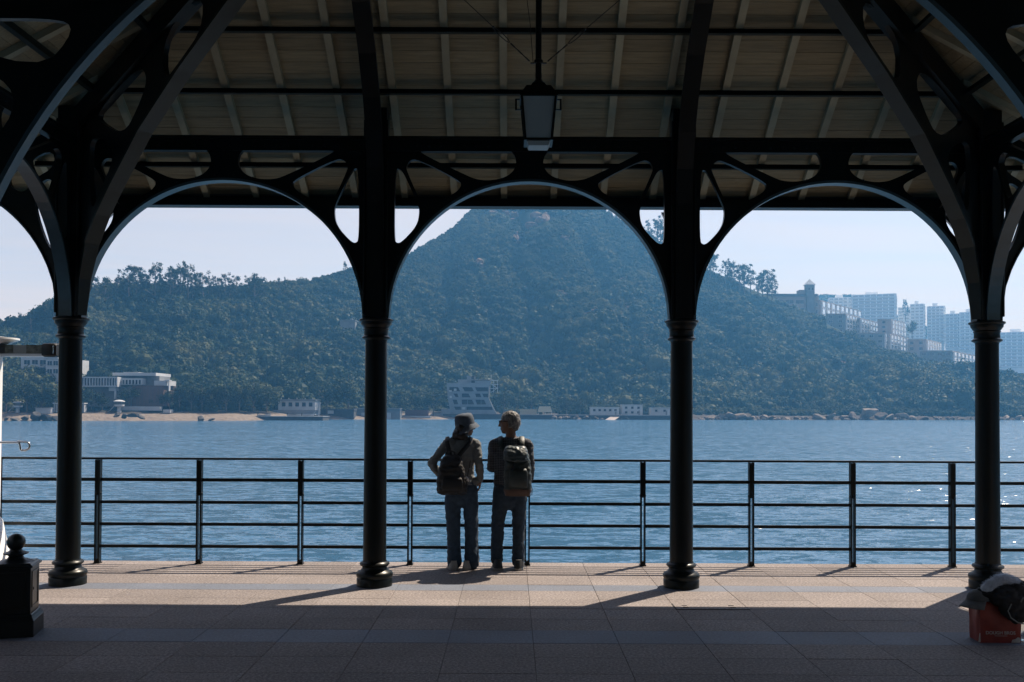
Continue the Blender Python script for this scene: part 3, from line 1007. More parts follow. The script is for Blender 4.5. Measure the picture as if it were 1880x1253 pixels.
def bush_mesh(seed, nl, lsz, flat=.8, lumps=6):
    r = random.Random(seed)
    ls = [(Vector((r.uniform(-.6, .6), r.uniform(-.6, .6), r.uniform(.15, .7) * flat)), r.uniform(.26, .5)) for _ in range(lumps)]
    ls.append((Vector((0, 0, .35 * flat)), .55))
    m = MB()
    for k in range(nl):
        c, rad = ls[r.randrange(len(ls))]
        d = Vector((r.gauss(0, 1), r.gauss(0, 1), r.gauss(.5, 1))).normalized()
        p = c + d * rad * r.uniform(.88, 1.1)
        if p.z < -.1: p.z = r.uniform(-.1, .1)
        nrm = (d + Vector((r.gauss(0, .35), r.gauss(0, .35), r.gauss(0, .35)))).normalized()
        a = nrm.orthogonal().normalized()
        a = Matrix.Rotation(r.uniform(0, 2 * PI), 3, nrm) @ a
        b = nrm.cross(a)
        s = lsz * r.uniform(.6, 1.3)
        m.add([p - a * s, p + b * s * .8 + nrm * s * .2, p + a * s, p - b * s * .8 + nrm * s * .2], [(0, 1, 2, 3)])
    for c, rad in ls:      # dense inner mass
        m.ball(c, (rad * .86, rad * .86, rad * .8), 8, 6)
    return m.mesh('scrub_clump', M_leaf)
protos = []
pc = bpy.data.collections.new('scrub_kinds')
for k in range(6):
    o = bpy.data.objects.new('scrub_clump', bush_mesh(100 + k, 420, .085, .8 if k % 2 else 1.1, 6 + k % 4))
    pc.objects.link(o)
    protos.append(o)

def scatter(name, pts, label, cat):
    me = bpy.data.meshes.new(name)
    me.from_pydata([p[0] for p in pts], [], [])
    a = me.attributes.new('sc', 'FLOAT_VECTOR', 'POINT')
    a.data.foreach_set('vector', [c for p in pts for c in p[1]])
    a = me.attributes.new('rz', 'FLOAT', 'POINT')
    a.data.foreach_set('value', [p[2] for p in pts])
    o = link(name, me)
    g = bpy.data.node_groups.new(name, 'GeometryNodeTree')
    g.interface.new_socket('Geometry', in_out='INPUT', socket_type='NodeSocketGeometry')
    g.interface.new_socket('Geometry', in_out='OUTPUT', socket_type='NodeSocketGeometry')
    N = g.nodes
    gi, go = N.new('NodeGroupInput'), N.new('NodeGroupOutput')
    ci = N.new('GeometryNodeCollectionInfo')
    ci.inputs['Collection'].default_value = pc
    ci.inputs['Separate Children'].default_value = True
    ci.inputs['Reset Children'].default_value = True
    ip = N.new('GeometryNodeInstanceOnPoints')
    ip.inputs['Pick Instance'].default_value = True
    def attr(nm, dt):
        t = N.new('GeometryNodeInputNamedAttribute'); t.data_type = dt; t.inputs['Name'].default_value = nm
        return t.outputs['Attribute']
    cx = N.new('ShaderNodeCombineXYZ')
    g.links.new(attr('rz', 'FLOAT'), cx.inputs['Z'])
    m2p = N.new('GeometryNodeMeshToPoints')
    g.links.new(gi.outputs[0], m2p.inputs[0])
    g.links.new(m2p.outputs[0], ip.inputs['Points'])
    g.links.new(ci.outputs[0], ip.inputs['Instance'])
    g.links.new(cx.outputs[0], ip.inputs['Rotation'])
    g.links.new(attr('sc', 'FLOAT_VECTOR'), ip.inputs['Scale'])
    g.links.new(ip.outputs[0], go.inputs[0])
    md = o.modifiers.new('scatter', 'NODES')
    md.node_group = g
    return tag(o, label, cat, kind='stuff')

# places kept free of scrub: (u0, u1, Y0, Y1) for buildings and bare rock
CLEAR = [(150, 325, 262, 296), (505, 585, 290, 322), (585, 655, 300, 322), (645, 740, 310, 330), (735, 800, 320, 342), (808, 925, 330, 366), (950, 1245, 330, 357), (1362, 1510, 625, 660), (1490, 1585, 610, 690), (1510, 1670, 570, 660), (1600, 1735, 560, 640), (1685, 1800, 545, 605)]
ROCKS = [  # bare rock on the slope: u, v, half width px, half height px
    (985, 402, 26, 15), (945, 398, 16, 8), (915, 392, 20, 5), (950, 445, 9, 10), (880, 482, 16, 12), (1038, 438, 12, 4), (1145, 515, 14, 4), (1032, 539, 12, 3), (1152, 566, 8, 5), (1085, 574, 16, 4), (192, 645, 10, 5), (1452, 622, 14, 6), (1552, 668, 14, 6), (1536, 678, 14, 5)]
def veg_points():
    r = random.Random(3)
    pts = []
    for i in range(42000):
        u = r.uniform(-120, 2010)
        ys = interp(SU, SD, u); yr, _ = ridge(u)
        t = r.uniform(.03, 1.06)
        Y = ys + t * (yr - ys)
        if r.random() > Y / 650: continue
        X = (u - 940) * Y / F
        z = land_z(X, Y)
        if z < (.2 if u < 900 else -1.0): continue
        v = 748 - (z - CAMZ) * F / Y
        if any(abs(u - a) < c and abs(v - b) < d for a, b, c, d in ROCKS): continue
        if any(a < u < b and c < Y < d for a, b, c, d in CLEAR): continue
        h = min(1, max(0, (z - 8) / 75))
        cl = noise.noise(Vector((X / 26, Y / 26, 5))) + .6 * noise.noise(Vector((X / 9, Y / 9, 9)))
        if t < .12: s = r.uniform(1.3, 2.6)
        else:
            big = (r.random() ** 2) * 3.6
            s = (1 - h) * (2.4 + 1.35 * big) + h * (1.1 + .6 * big)
        s *= max(.45, 1 + .55 * cl)
        if t > .97: s *= (.7 if u > 560 else 1.25)
        pts.append(((X, Y, z - .22 * s), (s, s, s * r.uniform(.8, 1.3)), r.uniform(0, 6.28)))
    for i in range(26000):
        u = r.uniform(560, 1560)
        ys = interp(SU, SD, u); yr, _ = ridge(u)
        Y = ys + r.uniform(.45, 1.03) * (yr - ys)
        X = (u - 940) * Y / F
        z = land_z(X, Y)
        if z < 38: continue
        v = 748 - (z - CAMZ) * F / Y
        if any(abs(u - a) < c and abs(v - b) < d for a, b, c, d in ROCKS): continue
        if any(a < u < b and c < Y < d for a, b, c, d in CLEAR): continue
        s = r.uniform(.6, 1.6)
        pts.append(((X, Y, z - .2 * s), (s, s, s * r.uniform(.7, 1.2)), r.uniform(0, 6.28)))
    return pts
# ------------------------------------------------------------------ buildings across the water
M_bwhite = mat('white_render', (.46, .47, .48), (.38, .39, .40), .5, rough=.8, spec=.2)
M_bgrey = mat('grey_render', (.20, .21, .22), (.15, .16, .17), .4, rough=.85, spec=.2)
M_bpink = mat('pale_pink_render', (.36, .31, .28), (.29, .25, .225), .4, rough=.85, spec=.2)
M_bronze = mat('rust_brown_cladding', (.105, .056, .038), (.075, .04, .028), 1.2, rough=.7, stretch=(6, 6, .3))
M_glass = mat('window_glass', (.02, .028, .035), (.012, .018, .024), .6, rough=.12)
M_dark = mat('dark_roofing', (.05, .055, .06), (.03, .034, .038), 1, rough=.9)
M_tile = mat('slate_roof', (.11, .11, .12), (.07, .07, .08), 2, rough=.8)
M_redbox = mat('red_brown_container', (.13, .05, .035), (.09, .035, .025), 2, rough=.7)
M_cream = mat('cream_canvas', (.42, .38, .27), (.34, .31, .22), 2, rough=.8)
win_cache = {}
M_mirror = mat('sky_reflecting_glass', (.85, .87, .88), (.75, .78, .80), .4, rough=.12, metal=1.0)
M_bright = mat('bright_white_paint', (.80, .80, .79), (.72, .72, .71), .5, rough=.7)
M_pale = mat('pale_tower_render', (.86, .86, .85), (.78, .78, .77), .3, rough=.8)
M_tglass = mat('haze_paled_tower_glass', (.42, .43, .44), (.34, .35, .36), .3, rough=.3)  # distance haze put into the pale glass colour, softening window contrast
def window_mesh(w_, h_, g=None):
    k = (round(w_, 2), round(h_, 2), g)
    if k not in win_cache:
        m = MB().box(-w_ / 2, w_ / 2, -.04, .03, 0, h_, 0)
        t = min(.12, w_ * .08)
        m.box(-w_ / 2 - t, -w_ / 2, -.12, .03, -t, h_ + t, 1).box(w_ / 2, w_ / 2 + t, -.12, .03, -t, h_ + t, 1)
        m.box(-w_ / 2, w_ / 2, -.12, .03, h_, h_ + t, 1).box(-w_ / 2, w_ / 2, -.16, .03, -t, 0, 1)
        if w_ > 1.2: m.box(-.04, .04, -.1, -.04, 0, h_, 1)
        win_cache[k] = m.mesh('window', [M_mirror if g else M_glass, M_bwhite])
    return win_cache[k]
def windows(root, wall, x0, x1, z0, z1, nx, nz, ww, hh, y=0, rz=0, o=(0, 0)):
    """a grid of windows on the wall plane facing local -y; rz turns the plane about o"""
    for i in range(nx):
        for j in range(nz):
            x = x0 + (x1 - x0) * (i + .5) / nx
            z = z0 + (z1 - z0) * (j + .5) / nz - hh / 2
            c, s_ = math.cos(rz), math.sin(rz)
            link('window', window_mesh(ww, hh), wall, (o[0] + x * c - y * s_, o[1] + x * s_ + y * c, z), (0, 0, rz))
class Bld:
    """a building laid out by the photograph's columns at one distance; local x to the right, y away, z up"""
    def __init__(s, name, label, cat, uc, Y, rz=0, group=None, base=None):
        s.Y = Y; s.uc = uc
        s.X = (uc - 940) * Y / F
        s.root = empty(name, (s.X, Y, 0), rz, label, cat, group)
        s.k = Y / F
    def x(s, u): return at(u, 700, s.Y).x - s.X
    def z(s, v, u=None): return at(u if u is not None else s.uc, v, s.Y).z
    def box(s, part, m, u0, u1, v0, v1, y0, y1, parent=None):
        return MB().box(s.x(u0), s.x(u1), y0, y1, s.z(v1), s.z(v0)).build(part, m, parent or s.root)

# white apartment block at the far left, partly behind the post arm
b = Bld('apartment_block', 'white apartment block behind trees at left above the beach', 'building', 80, Yat(80, 716))
w1 = b.box('wall', M_bwhite, 38, 89, 655, 722, 0, 14)
w2 = b.box('wall', M_bwhite, 89.3, 128, 659, 722, -2, 14)
b.box('roof_parapet', M_bwhite, 50, 70, 651.5, 654.9, 2, 8); b.box('roof_parapet', M_bwhite, 84, 112, 655, 658.9, -2.4, 6)
b.box('balcony_slab', M_bwhite, 44, 84, 673, 675, -1.2, -.05); b.box('balcony_slab', M_bwhite, 44, 84, 688, 690, -1.2, -.05)
for v in (664, 679): windows(b.root, w1, b.x(42), b.x(86), b.z(v + 7), b.z(v - 4), 3, 1, 1.9, 1.4)
for v in (666, 681): windows(b.root, w2, b.x(91), b.x(124), b.z(v + 7), b.z(v - 4), 3, 1, 1.5, 1.4, -2)
b = Bld('low_house', 'low white house with flat roof left of the apartment block', 'building', 18, Yat(18, 690))
w1 = b.box('wall', M_bwhite, -12, 37, 664, 700, 0, 10); b.box('roof', M_bwhite, -14, 39, 661, 663.9, -.6, 10.5)
windows(b.root, w1, b.x(-8), b.x(34), b.z(676), b.z(666), 4, 1, 1.6, 1.3)

# modern villa with white slatted box
b = Bld('modern_villa', 'modern villa with white slatted box and rust brown wall by beach', 'building', 235, Yat(235, 752) + 1)
b.box('wall', M_bgrey, 213, 286, 690.3, 708, 3, 12)
b.box('roof', M_bwhite, 205, 285, 684.5, 690, .5, 13)
b.box('roof_stair', M_bwhite, 219, 247, 683, 684.4, 3, 8)
fr_ = MB()
x0, x1, z0, z1 = b.x(157), b.x(223), b.z(711), b.z(693)
fr_.box(x0, x1, -3, 4, z1 - .35, z1).box(x0, x1, -3, 4, z0, z0 + .35).box(x0, x0 + .35, -3, 4, z0 + .3505, z1 - .3505).box(x1 - .35, x1, -3, 4, z0 + .3505, z1 - .3505)
sb_ = fr_.build('slatted_box', M_bwhite, b.root)
MB().box(x0 + .36, x1 - .36, -1.8, 3.9, z0 + .36, z1 - .36).build('glazing', M_glass, sb_)
for i in range(1, 13):
    xx = x0 + (x1 - x0) * i / 13
    MB().box(xx - .12, xx + .12, -2.95, -2.2, z0 + .352, z1 - .352).build('slat', M_bwhite, sb_)
w3 = b.box('wall', M_bwhite, 223.4, 262, 695, 707, -.5, 2.9)
windows(b.root, w3, b.x(225), b.x(261), b.z(706.5), b.z(697.5), 6, 1, .55, 1.3, -.5)
b.box('wall', M_bgrey, 160, 246, 711.3, 747, 1, 11)
b.box('wall', M_bwhite, 205, 217, 711.3, 718.5, -2, 2); b.box('pillar', M_bwhite, 215.5, 218.5, 718.6, 733, -2.2, -1.6)
bw = b.box('rust_wall', M_bronze, 245, 302, 708.3, 746, -1, 10)
for i in range(1, 9):
    xx = b.x(245) + (b.x(302) - b.x(245)) * i / 9
    MB().box(xx - .03, xx + .03, -1.04, -1.001, b.z(745), b.z(709)).build('panel_joint', M_dark, bw)
b.box('parapet', M_bwhite, 283, 306, 699, 708, 0, 8)
b.box('frame', M_bwhite, 304, 313, 698, 700, -1, 1); b.box('pillar', M_bwhite, 311, 313, 700.3, 718, -1, 0)
b.box('terrace_wall', M_bwhite, 226, 301, 746.5, 754, -3, -1.2)
b.box('terrace_wall', M_bwhite, 309, 322, 752, 758, -4, -1.5)

# lifeguard towers and beach kiosks
def lifeguard(u, v0, v1, Y, label):
    b = Bld('lifeguard_tower', label, 'lifeguard tower', u, Y, group='lifeguard towers on the beach')
    h = b.z(v0) - b.z(v1); zb = b.z(v1)
    r = h * .38
    MB().lathe([(r * 1.25, zb + h * .83), (r * 1.22, zb + h * .88), (r * .7, zb + h * .97), (r * .15, zb + h)], 14).build('roof', M_bwhite, b.root, 50)
    c = MB()
    for k in range(6):
        a = PI / 6 + k * PI / 3
        c.tube([(r * math.cos(a), r * math.sin(a), zb + h * .5), (r * math.cos(a), r * math.sin(a), zb + h * .84)], .07, 6)
    c.lathe([(r * .6, zb + h * .58), (r * .6, zb + h * .84)], 10)
    c.build('cabin', M_bgrey, b.root)
    MB().lathe([(r * .9, zb + h * .40), (r * 1.12, zb + h * .46), (r * 1.12, zb + h * .60), (r * 1.05, zb + h * .60), (r * 1.05, zb + h * .5)], 14).build('balcony', M_bwhite, b.root, 50)
    MB().lathe([(r * .5, zb - 1.2), (r * .42, zb + h * .42)], 12).build('pedestal', M_bwhite, b.root, 50)
    MB().bar((-r * 2.2, -.3, zb), (-r * 1.0, -.3, zb + h * .46), .5, .12).build('stairs', M_bwhite, b.root)
lifeguard(33, 737, 757, Yat(33, 758), 'white round roofed lifeguard tower, leftmost on the beach')
lifeguard(219, 734.5, 756, Yat(219, 758), 'white round roofed lifeguard tower in front of modern villa')
for u, lb in ((106, 'small white beach kiosk half hidden left of the left column'), (152, 'small white beach kiosk just right of the left column')):
    b = Bld('beach_kiosk', lb, 'kiosk', u, Yat(u, 758))
    b.box('roof', M_bwhite, u - 6, u + 6, 740, 742, -1, 1.4)
    for k in (-4, 0, 4): b.box('pillar', M_bwhite, u + k - .8, u + k + .8, 742.3, 757.5, -.5, .3)
    b.box('wall', M_bgrey, u - 4.8, u + 4.8, 744, 757.5, .4, 1.2)
b = Bld('beach_wall', 'low white wall on the beach between lifeguard tower and column', 'wall', 80, Yat(80, 760))
b.box('wall', M_bwhite, 66, 94, 750, 760, 0, 1.5); b.box('coping', M_bwhite, 65, 95, 749, 749.9, -.2, 1.7)

# low white boathouse with jetty and mast
b = Bld('boathouse', 'low white two storey boathouse behind the concrete jetty', 'building', 545, Yat(545, 761))
w1 = b.box('wall', M_bwhite, 511, 579, 736.5, 762, 0, 9); b.box('roof', M_bgrey, 509.5, 580.5, 733.5, 736.3, -.5, 9.5)
windows(b.root, w1, b.x(515), b.x(577), b.z(748), b.z(738), 5, 1, 1.2, 1.3)
for u in (516, 530, 545, 560, 574): b.box('roof_post', M_bwhite, u, u + .8, 731, 733.4, 0, .2)
b.box('fence', M_bgrey, 505, 590, 753, 760, -3, -2.8)
j = Bld('concrete_jetty', 'dark concrete jetty below the white boathouse', 'jetty', 525, Ysh(525) - 7)
j.box('wall', M_dark, 455, 593, 766, 776, 0, 10); j.box('coping', M_bgrey, 454, 594, 764.6, 765.9, -.3, 10.2)
b = Bld('mast', 'thin pale mast at the right end of the concrete jetty', 'mast', 585, Ysh(585) - 6)
MB().tube([(0, 0, b.z(772)), (.3, 0, b.z(741))], .14, 6).build('pole', M_bwhite, b.root)
MB().tube([(.25, 0, b.z(745)), (-1.8, 0, b.z(762))], .06, 5).build('stay', M_bwhite, b.root)
b.box('lamp_head', M_bwhite, 585, 589, 739.6, 741, -.2, .2)
def boat(u, v, ln, label, Y=318, up=0):
    b = Bld('dinghy', label, 'boat', u, Y, group='dinghies drawn up by the water')
    z = b.z(v)
    hull = []
    m = MB()
    L = ln / 2
    secs = [(-L, .35, .5), (-L * .5, .55, .45), (0, .6, .42), (L * .5, .45, .5), (L, .04, .7)]
    vsx = []
    for (x, hw, hz_) in secs: vsx += [(x, -hw, z + hz_), (x, -hw * .5, z), (x, hw * .5, z), (x, hw, z + hz_)]
    fsx = []
    for i in range(4):
        for k in range(3): fsx.append((i * 4 + k, i * 4 + k + 1, i * 4 + k + 5, i * 4 + k + 4))
    fsx += [(0, 1, 2, 3), (16, 17, 18, 19)]
    m.add(vsx, fsx)
    m.build('hull', M_bwhite, b.root)
    MB().box(-L * .5, -L * .4, -.5, .5, z + .3, z + .36).box(L * .1, L * .2, -.45, .45, z + .3, z + .36).build('thwart', M_bpink, b.root)
    MB().box(-L - .25, -L, -.12, .12, z + .1, z + .95).build('outboard_motor', M_dark, b.root)
for u, ln, lb in ((486, 3.8, 'white dinghy nearest the left end of the jetty'), (541, 4.2, 'white dinghy in the middle of the jetty'), (566, 3.6, 'white dinghy near the right end of the jetty below the mast')):
    boat(u, 764.4, ln, lb, Ysh(525) - 5)
boat(850, 771.5, 3.4, 'small white dinghy by the beach below the slanted building', Ysh(850) - 3)

# sheds left of the middle
b = Bld('flat_roof_shed', 'long grey flat roofed shed behind the second column', 'shed', 695, Yat(695, 767))
b.box('wall', M_bgrey, 655, 735, 752, 771, 0, 6); b.box('roof', M_bgrey, 650, 736, 750, 751.9, -1, 6.5)
for u in (664, 711): b.box('door', M_bwhite, u, u + 7, 758, 770, -.2, -.02)
b = Bld('shed', 'dark low shed between boathouse and grey flat roofed shed', 'shed', 620, Yat(620, 766))
b.box('wall', M_dark, 590, 650, 754, 768, 0, 5); b.box('door', M_bwhite, 602, 613, 752, 760, -.3, -.02); b.box('roof', M_dark, 588, 651, 751.5, 753.9, -.5, 5.4)
b = Bld('container', 'rust red container store on the beach by the slanted building', 'container', 764, Yat(764, 764))
b.box('body', M_redbox, 744, 786, 753, 764, 0, 3)
for u in range(748, 786, 5): b.box('rib', M_redbox, u, u + 1.2, 753.4, 763.6, -.12, -.01)
b.box('plinth', M_bwhite, 733, 792, 764.3, 767, -2, 2)

# five storey building with slanted walls
b = Bld('slanted_building', 'five storey pale blue grey building with slanted walls and slanted windows', 'building', 862, Ysh(862) + 5)
def q8(zx, zy): return (b.x(780 + zx * .0957), b.z(670 + zy * .0957, 862))
body = [q8(*p) for p in ((420, 350), (1240, 350), (1225, 640), (1320, 835), (1420, 1010), (320, 1010), (320, 850), (485, 850), (445, 660))]
me = plate('wall', body, [chaikin([q8(*p) for p in h], 0) for h in (
    ((470, 432), (640, 432), (680, 512), (520, 512), (470, 512)), ((720, 432), (905, 432), (945, 512), (765, 512)), ((960, 432), (1215, 432), (1215, 512), (1000, 512)),
    ((545, 555), (625, 555), (650, 622), (590, 622)), ((710, 555), (840, 555), (880, 628), (710, 628)), ((965, 555), (1060, 555), (1085, 622), (985, 622)), ((1100, 555), (1212, 555), (1212, 622), (1130, 622)),
    ((530, 672), (615, 672), (645, 760), (560, 760)), ((710, 672), (910, 672), (950, 762), (710, 762)), ((970, 672), (1140, 672), (1180, 762), (1000, 762)),
    ((560, 806), (690, 806), (700, 866), (590, 866)), ((800, 806), (1290, 806), (1310, 866), (800, 866)))], 1.2, M_bgrey)
M_slant = mat('blue_grey_render', (.235, .26, .28), (.19, .21, .23), .4, rough=.85, spec=.2)
me.materials[0] = M_slant
wl = link('wall', me, b.root)
MB().add([(x, .61, z) for x, z in body] + [(x, 12, z) for x, z in body], [tuple(range(9))] + [tuple(range(17, 8, -1))] + [(i, i + 9, (i + 1) % 9 + 9, (i + 1) % 9) for i in range(9)]).build('inner_core', M_dark, b.root)
for zx in (820, 1080):
    MB().box(q8(zx, 0)[0] - .08, q8(zx, 0)[0] + .08, .3, .45, q8(0, 762)[1], q8(0, 672)[1]).build('mullion', M_slant, wl)
for za, zb2, zy in ((560, 610, 460), (470, 520, 490), (720, 775, 815), (480, 520, 600)):
    MB().box(q8(za, 0)[0], q8(zb2, 0)[0], -.75, -.62, q8(0, zy + 45)[1], q8(0, zy)[1]).build('panel', M_bwhite, wl)
for zy in (530, 650, 780):
    MB().box(q8(430, 0)[0], q8(1235, 0)[0], -.95, -.605, q8(0, zy + 8)[1], q8(0, zy - 8)[1]).build('floor_band', M_slant, wl)
b.box('roof_room', M_slant, 840, 857, 697, 703.3, 1, 8); b.box('roof_room', M_slant, 856.4, 864.5, 690, 703.3, 2, 7.9); b.box('lift_tower', M_dark, 864.8, 871, 690.5, 703.3, 2.5, 7)
b.box('roof_canopy', M_slant, 864, 904, 697, 698.6, .5, 8); b.box('terrace_parapet', M_slant, 872, 902, 700, 703.3, -.4, -.1)
for u in (899.5, 906, 913):
    b.box('stair_post', M_bwhite, u, u + .9, 697.5, 721, .3, .6)
for v in (698, 705.5, 713): b.box('stair_landing', M_bwhite, 899, 914.5, v, v + 1, .1, 3)
MB().tube([(b.x(901), .2, b.z(705)), (b.x(913), .2, b.z(713))], .12, 5).tube([(b.x(913), .2, b.z(713)), (b.x(901), .2, b.z(721))], .12, 5).build('stair_flight', M_bwhite, b.root)
MB().tube([(b.x(901.5), 1, b.z(698)), (b.x(901.5), 1, b.z(687.5))], .07, 5).build('antenna', M_bwhite, b.root)
b.box('sea_wall', M_dark, 815, 935, 760.5, 776, -4, -1)
b.box('side_wall', M_slant, 811, 829, 752, 774, -2.2, -.7)

# cabins along the sea wall
for (u0, u1, v0, v1, Y, nx, nz, lb) in ((1084.5, 1137, 748, 763, Ysh(1110) + 3, 5, 1, 'long low white cabin, leftmost of the three on the sea wall'), (1142, 1180, 743.5, 763, Ysh(1160) + 3, 3, 2, 'two storey white cabin, middle of the three on the sea wall'), (1195, 1230, 749, 763, Ysh(1210) + 3, 2, 1, 'small white cabin, rightmost of the three on the sea wall')):
    b = Bld('cabin', lb, 'cabin', (u0 + u1) / 2, Y, group='white cabins on the sea wall')
    w1 = b.box('wall', M_bwhite, u0, u1, v0 + 1, v1, 0, 5); b.box('roof', M_bwhite, u0 - .8, u1 + .8, v0 - .3, v0 + .8, -.35, 5.3)
    for j in range(nz): windows(b.root, w1, b.x(u0 + 2), b.x(u1 - 2), b.z(v0 + 9 + j * 8.5), b.z(v0 + 2 + j * 8.5), nx, 1, .9, .8)
    b.box('door', M_bgrey, u1 - 8, u1 - 5, v1 - 9, v1, -.12, -.01)
b = Bld('sea_wall', 'long low concrete sea wall below the white cabins', 'wall', 1100, Ysh(1100) - 1)
b.box('wall', M_dark, 955, 1240, 763.6, 776, 0, 3); b.box('coping', M_bgrey, 955, 1240, 762, 763.4, -.3, 3.2)
b = Bld('slipway', 'pale concrete slipway running into water by the cabins', 'slipway', 1125, Ysh(1125) - 1.5)
MB().hexa([(b.x(1104), -6, b.z(774)), (b.x(1122), -6, b.z(774)), (b.x(1144), 2, b.z(763)), (b.x(1128), 2, b.z(763)), (b.x(1104), -6, b.z(773.2)), (b.x(1122), -6, b.z(773.2)), (b.x(1144), 2, b.z(762)), (b.x(1128), 2, b.z(762))]).build('ramp', M_bpink, b.root)
b.box('kerb', M_bwhite, 1122.5, 1124, 771, 774, -6, -4)
b = Bld('canvas_shelter', 'cream canvas shelter on the shore right of the slanted building', 'shelter', 1000, Ysh(1000) + 5)
MB().hexa([(b.x(988), 0, b.z(757)), (b.x(1014), 0, b.z(757)), (b.x(1014), 5, b.z(757)), (b.x(988), 5, b.z(757)), (b.x(990), 1, b.z(746.5)), (b.x(1011), 1, b.z(746.5)), (b.x(1010), 4, b.z(746.5)), (b.x(991), 4, b.z(746.5))]).build('canopy', M_cream, b.root)
for u in (989, 1001, 1013): b.box('pole', M_bwhite, u, u + .6, 757.2, 763, 0, .2)
b.box('ground_cloth', M_cream, 955, 986, 752, 763, 2, 2.4)
b = Bld('hillside_house', 'small grey house half hidden on the wooded left slope', 'house', 637, Yat(637, 612))
b.box('wall', M_bgrey, 623, 651, 589, 612, 0, 9); b.box('roof', M_bgrey, 622, 652, 587.5, 588.9, -.4, 9.4); b.box('chimney', M_bgrey, 640, 645, 584.5, 587.4, 2, 4)

# terraced apartments on the right slope
def terrace(name, label, uc, Y, u_left, u_mid, u_right, v_top, v_bot, floors, bays, wallm, rzr=R(53), top=True):
    """a shaded end wall from u_left to u_mid and a long facade turning back from u_mid to u_right"""
    b = Bld(name, label, 'apartment building', u_mid, Y, group='terraced apartments on the right slope')
    xl = b.x(u_left)
    # long facade runs from (0,0) along direction (cos, sin)
    c, s_ = math.cos(rzr), math.sin(rzr)
    k = (u_right - 940) / F
    L = (k * Y - b.X) / (c - k * s_)
    h0, h1 = b.z(v_bot), b.z(v_top)
    depth = max(5.0, -xl)
    m = MB()
    pts = [(0, 0), (L * c, L * s_), (L * c - depth, L * s_ + 1.5), (xl, .8)]
    m.hexa([(x, y, h0 - 14) for x, y in pts] + [(x, y, h1) for x, y in pts])
    wl_ = m.build('wall', wallm, b.root)
    if top:
        q = [(x, y) for x, y in pts]
        MB().hexa([(x * 1.01, y - .35, h1 + .02) for x, y in q] + [(x * 1.01, y - .35, h1 + .7) for x, y in q]).build('roof_edge', M_bpink, wl_)
    fh = (h1 - h0) / floors
    # projecting white bays with glass between
    nx_, ny_ = s_, -c       # outward normal of the long facade
    for i in range(bays):
        t0 = L * (i + .18) / bays; t1 = L * (i + .82) / bays
        p = MB()
        o0, o1 = .9, 0.01
        a, d = Vector((t0 * c, t0 * s_, 0)), Vector((t1 * c, t1 * s_, 0))
        n_ = Vector((nx_, ny_, 0))
        p.hexa([a + n_ * o1 + Vector((0, 0, h0 + .3)), d + n_ * o1 + Vector((0, 0, h0 + .3)), d + n_ * o0 + Vector((0, 0, h0 + .3)), a + n_ * o0 + Vector((0, 0, h0 + .3)),
                a + n_ * o1 + Vector((0, 0, h1 - .3)), d + n_ * o1 + Vector((0, 0, h1 - .3)), d + n_ * o0 + Vector((0, 0, h1 - .3)), a + n_ * o0 + Vector((0, 0, h1 - .3))])
        bay = p.build('bay', M_bright, wl_)
        for f in range(floors):
            mid = (a + d) / 2 + n_ * (o0 + .02) + Vector((0, 0, h0 + fh * (f + .28)))
            link('window', window_mesh((t1 - t0) * .80, fh * .66, 1), bay, mid, (0, 0, rzr))
    nend = max(1, int(-xl / 4.5))
    for f in range(floors):
        for i in range(nend):
            x = xl + (-xl) * (i + .5) / nend
            link('window', window_mesh(min(2.4, -xl / nend * .5), fh * .5), wl_, (x, .8 * (x / xl) - .02 if xl else 0, h0 + fh * (f + .28)), (0, 0, 0))
    return b
terrace('terraced_apartments', 'upper row of white bayed apartments right of the pointed tower', 1506, 640, 1496, 1506, 1580, 553, 580, 2, 9, M_bpink)
terrace('terraced_apartments', 'tall blank walled apartment block with white bays below the tower', 1552, 612, 1517, 1552, 1578, 578, 612, 4, 5, M_bgrey)
terrace('terraced_apartments', 'apartment row with many narrow white bays in the middle of the complex', 1579, 618, 1574, 1579, 1610, 586, 614, 3, 6, M_bpink)
terrace('terraced_apartments', 'apartment row with white bays left of the dark round tree', 1636, 620, 1612, 1636, 1662, 588, 614, 3, 5, M_bpink)
terrace('terraced_apartments', 'grey apartment block with few windows and white bays in lower middle', 1624, 590, 1577, 1624, 1626, 613, 642, 3, 1, M_bgrey)
terrace('terraced_apartments', 'white bayed apartment row in the lower middle of the complex', 1633, 594, 1626, 1633, 1667, 615, 642, 3, 6, M_bpink)
terrace('terraced_apartments', 'low pink apartment row with two white bays right of centre', 1700, 596, 1667, 1700, 1727, 625, 646, 2, 6, M_bpink)
terrace('terraced_apartments', 'lowest dark fronted apartment row beside the right column', 1748, 560, 1690, 1748, 1795, 646, 676, 3, 7, M_bgrey)
b = Bld('arcade_terrace', 'concrete terrace on tall arched openings below the apartments', 'terrace', 1635, 575)
b.box('deck', M_bpink, 1608, 1662, 646, 652, -1, 8)
for u in (1609, 1622, 1639, 1652, 1661): b.box('pier', M_bgrey, u - 1.5, u + 1.5, 652.2, 676, -.5, 1)
b.box('back_wall', M_dark, 1610, 1661, 652.3, 676, 4, 5)

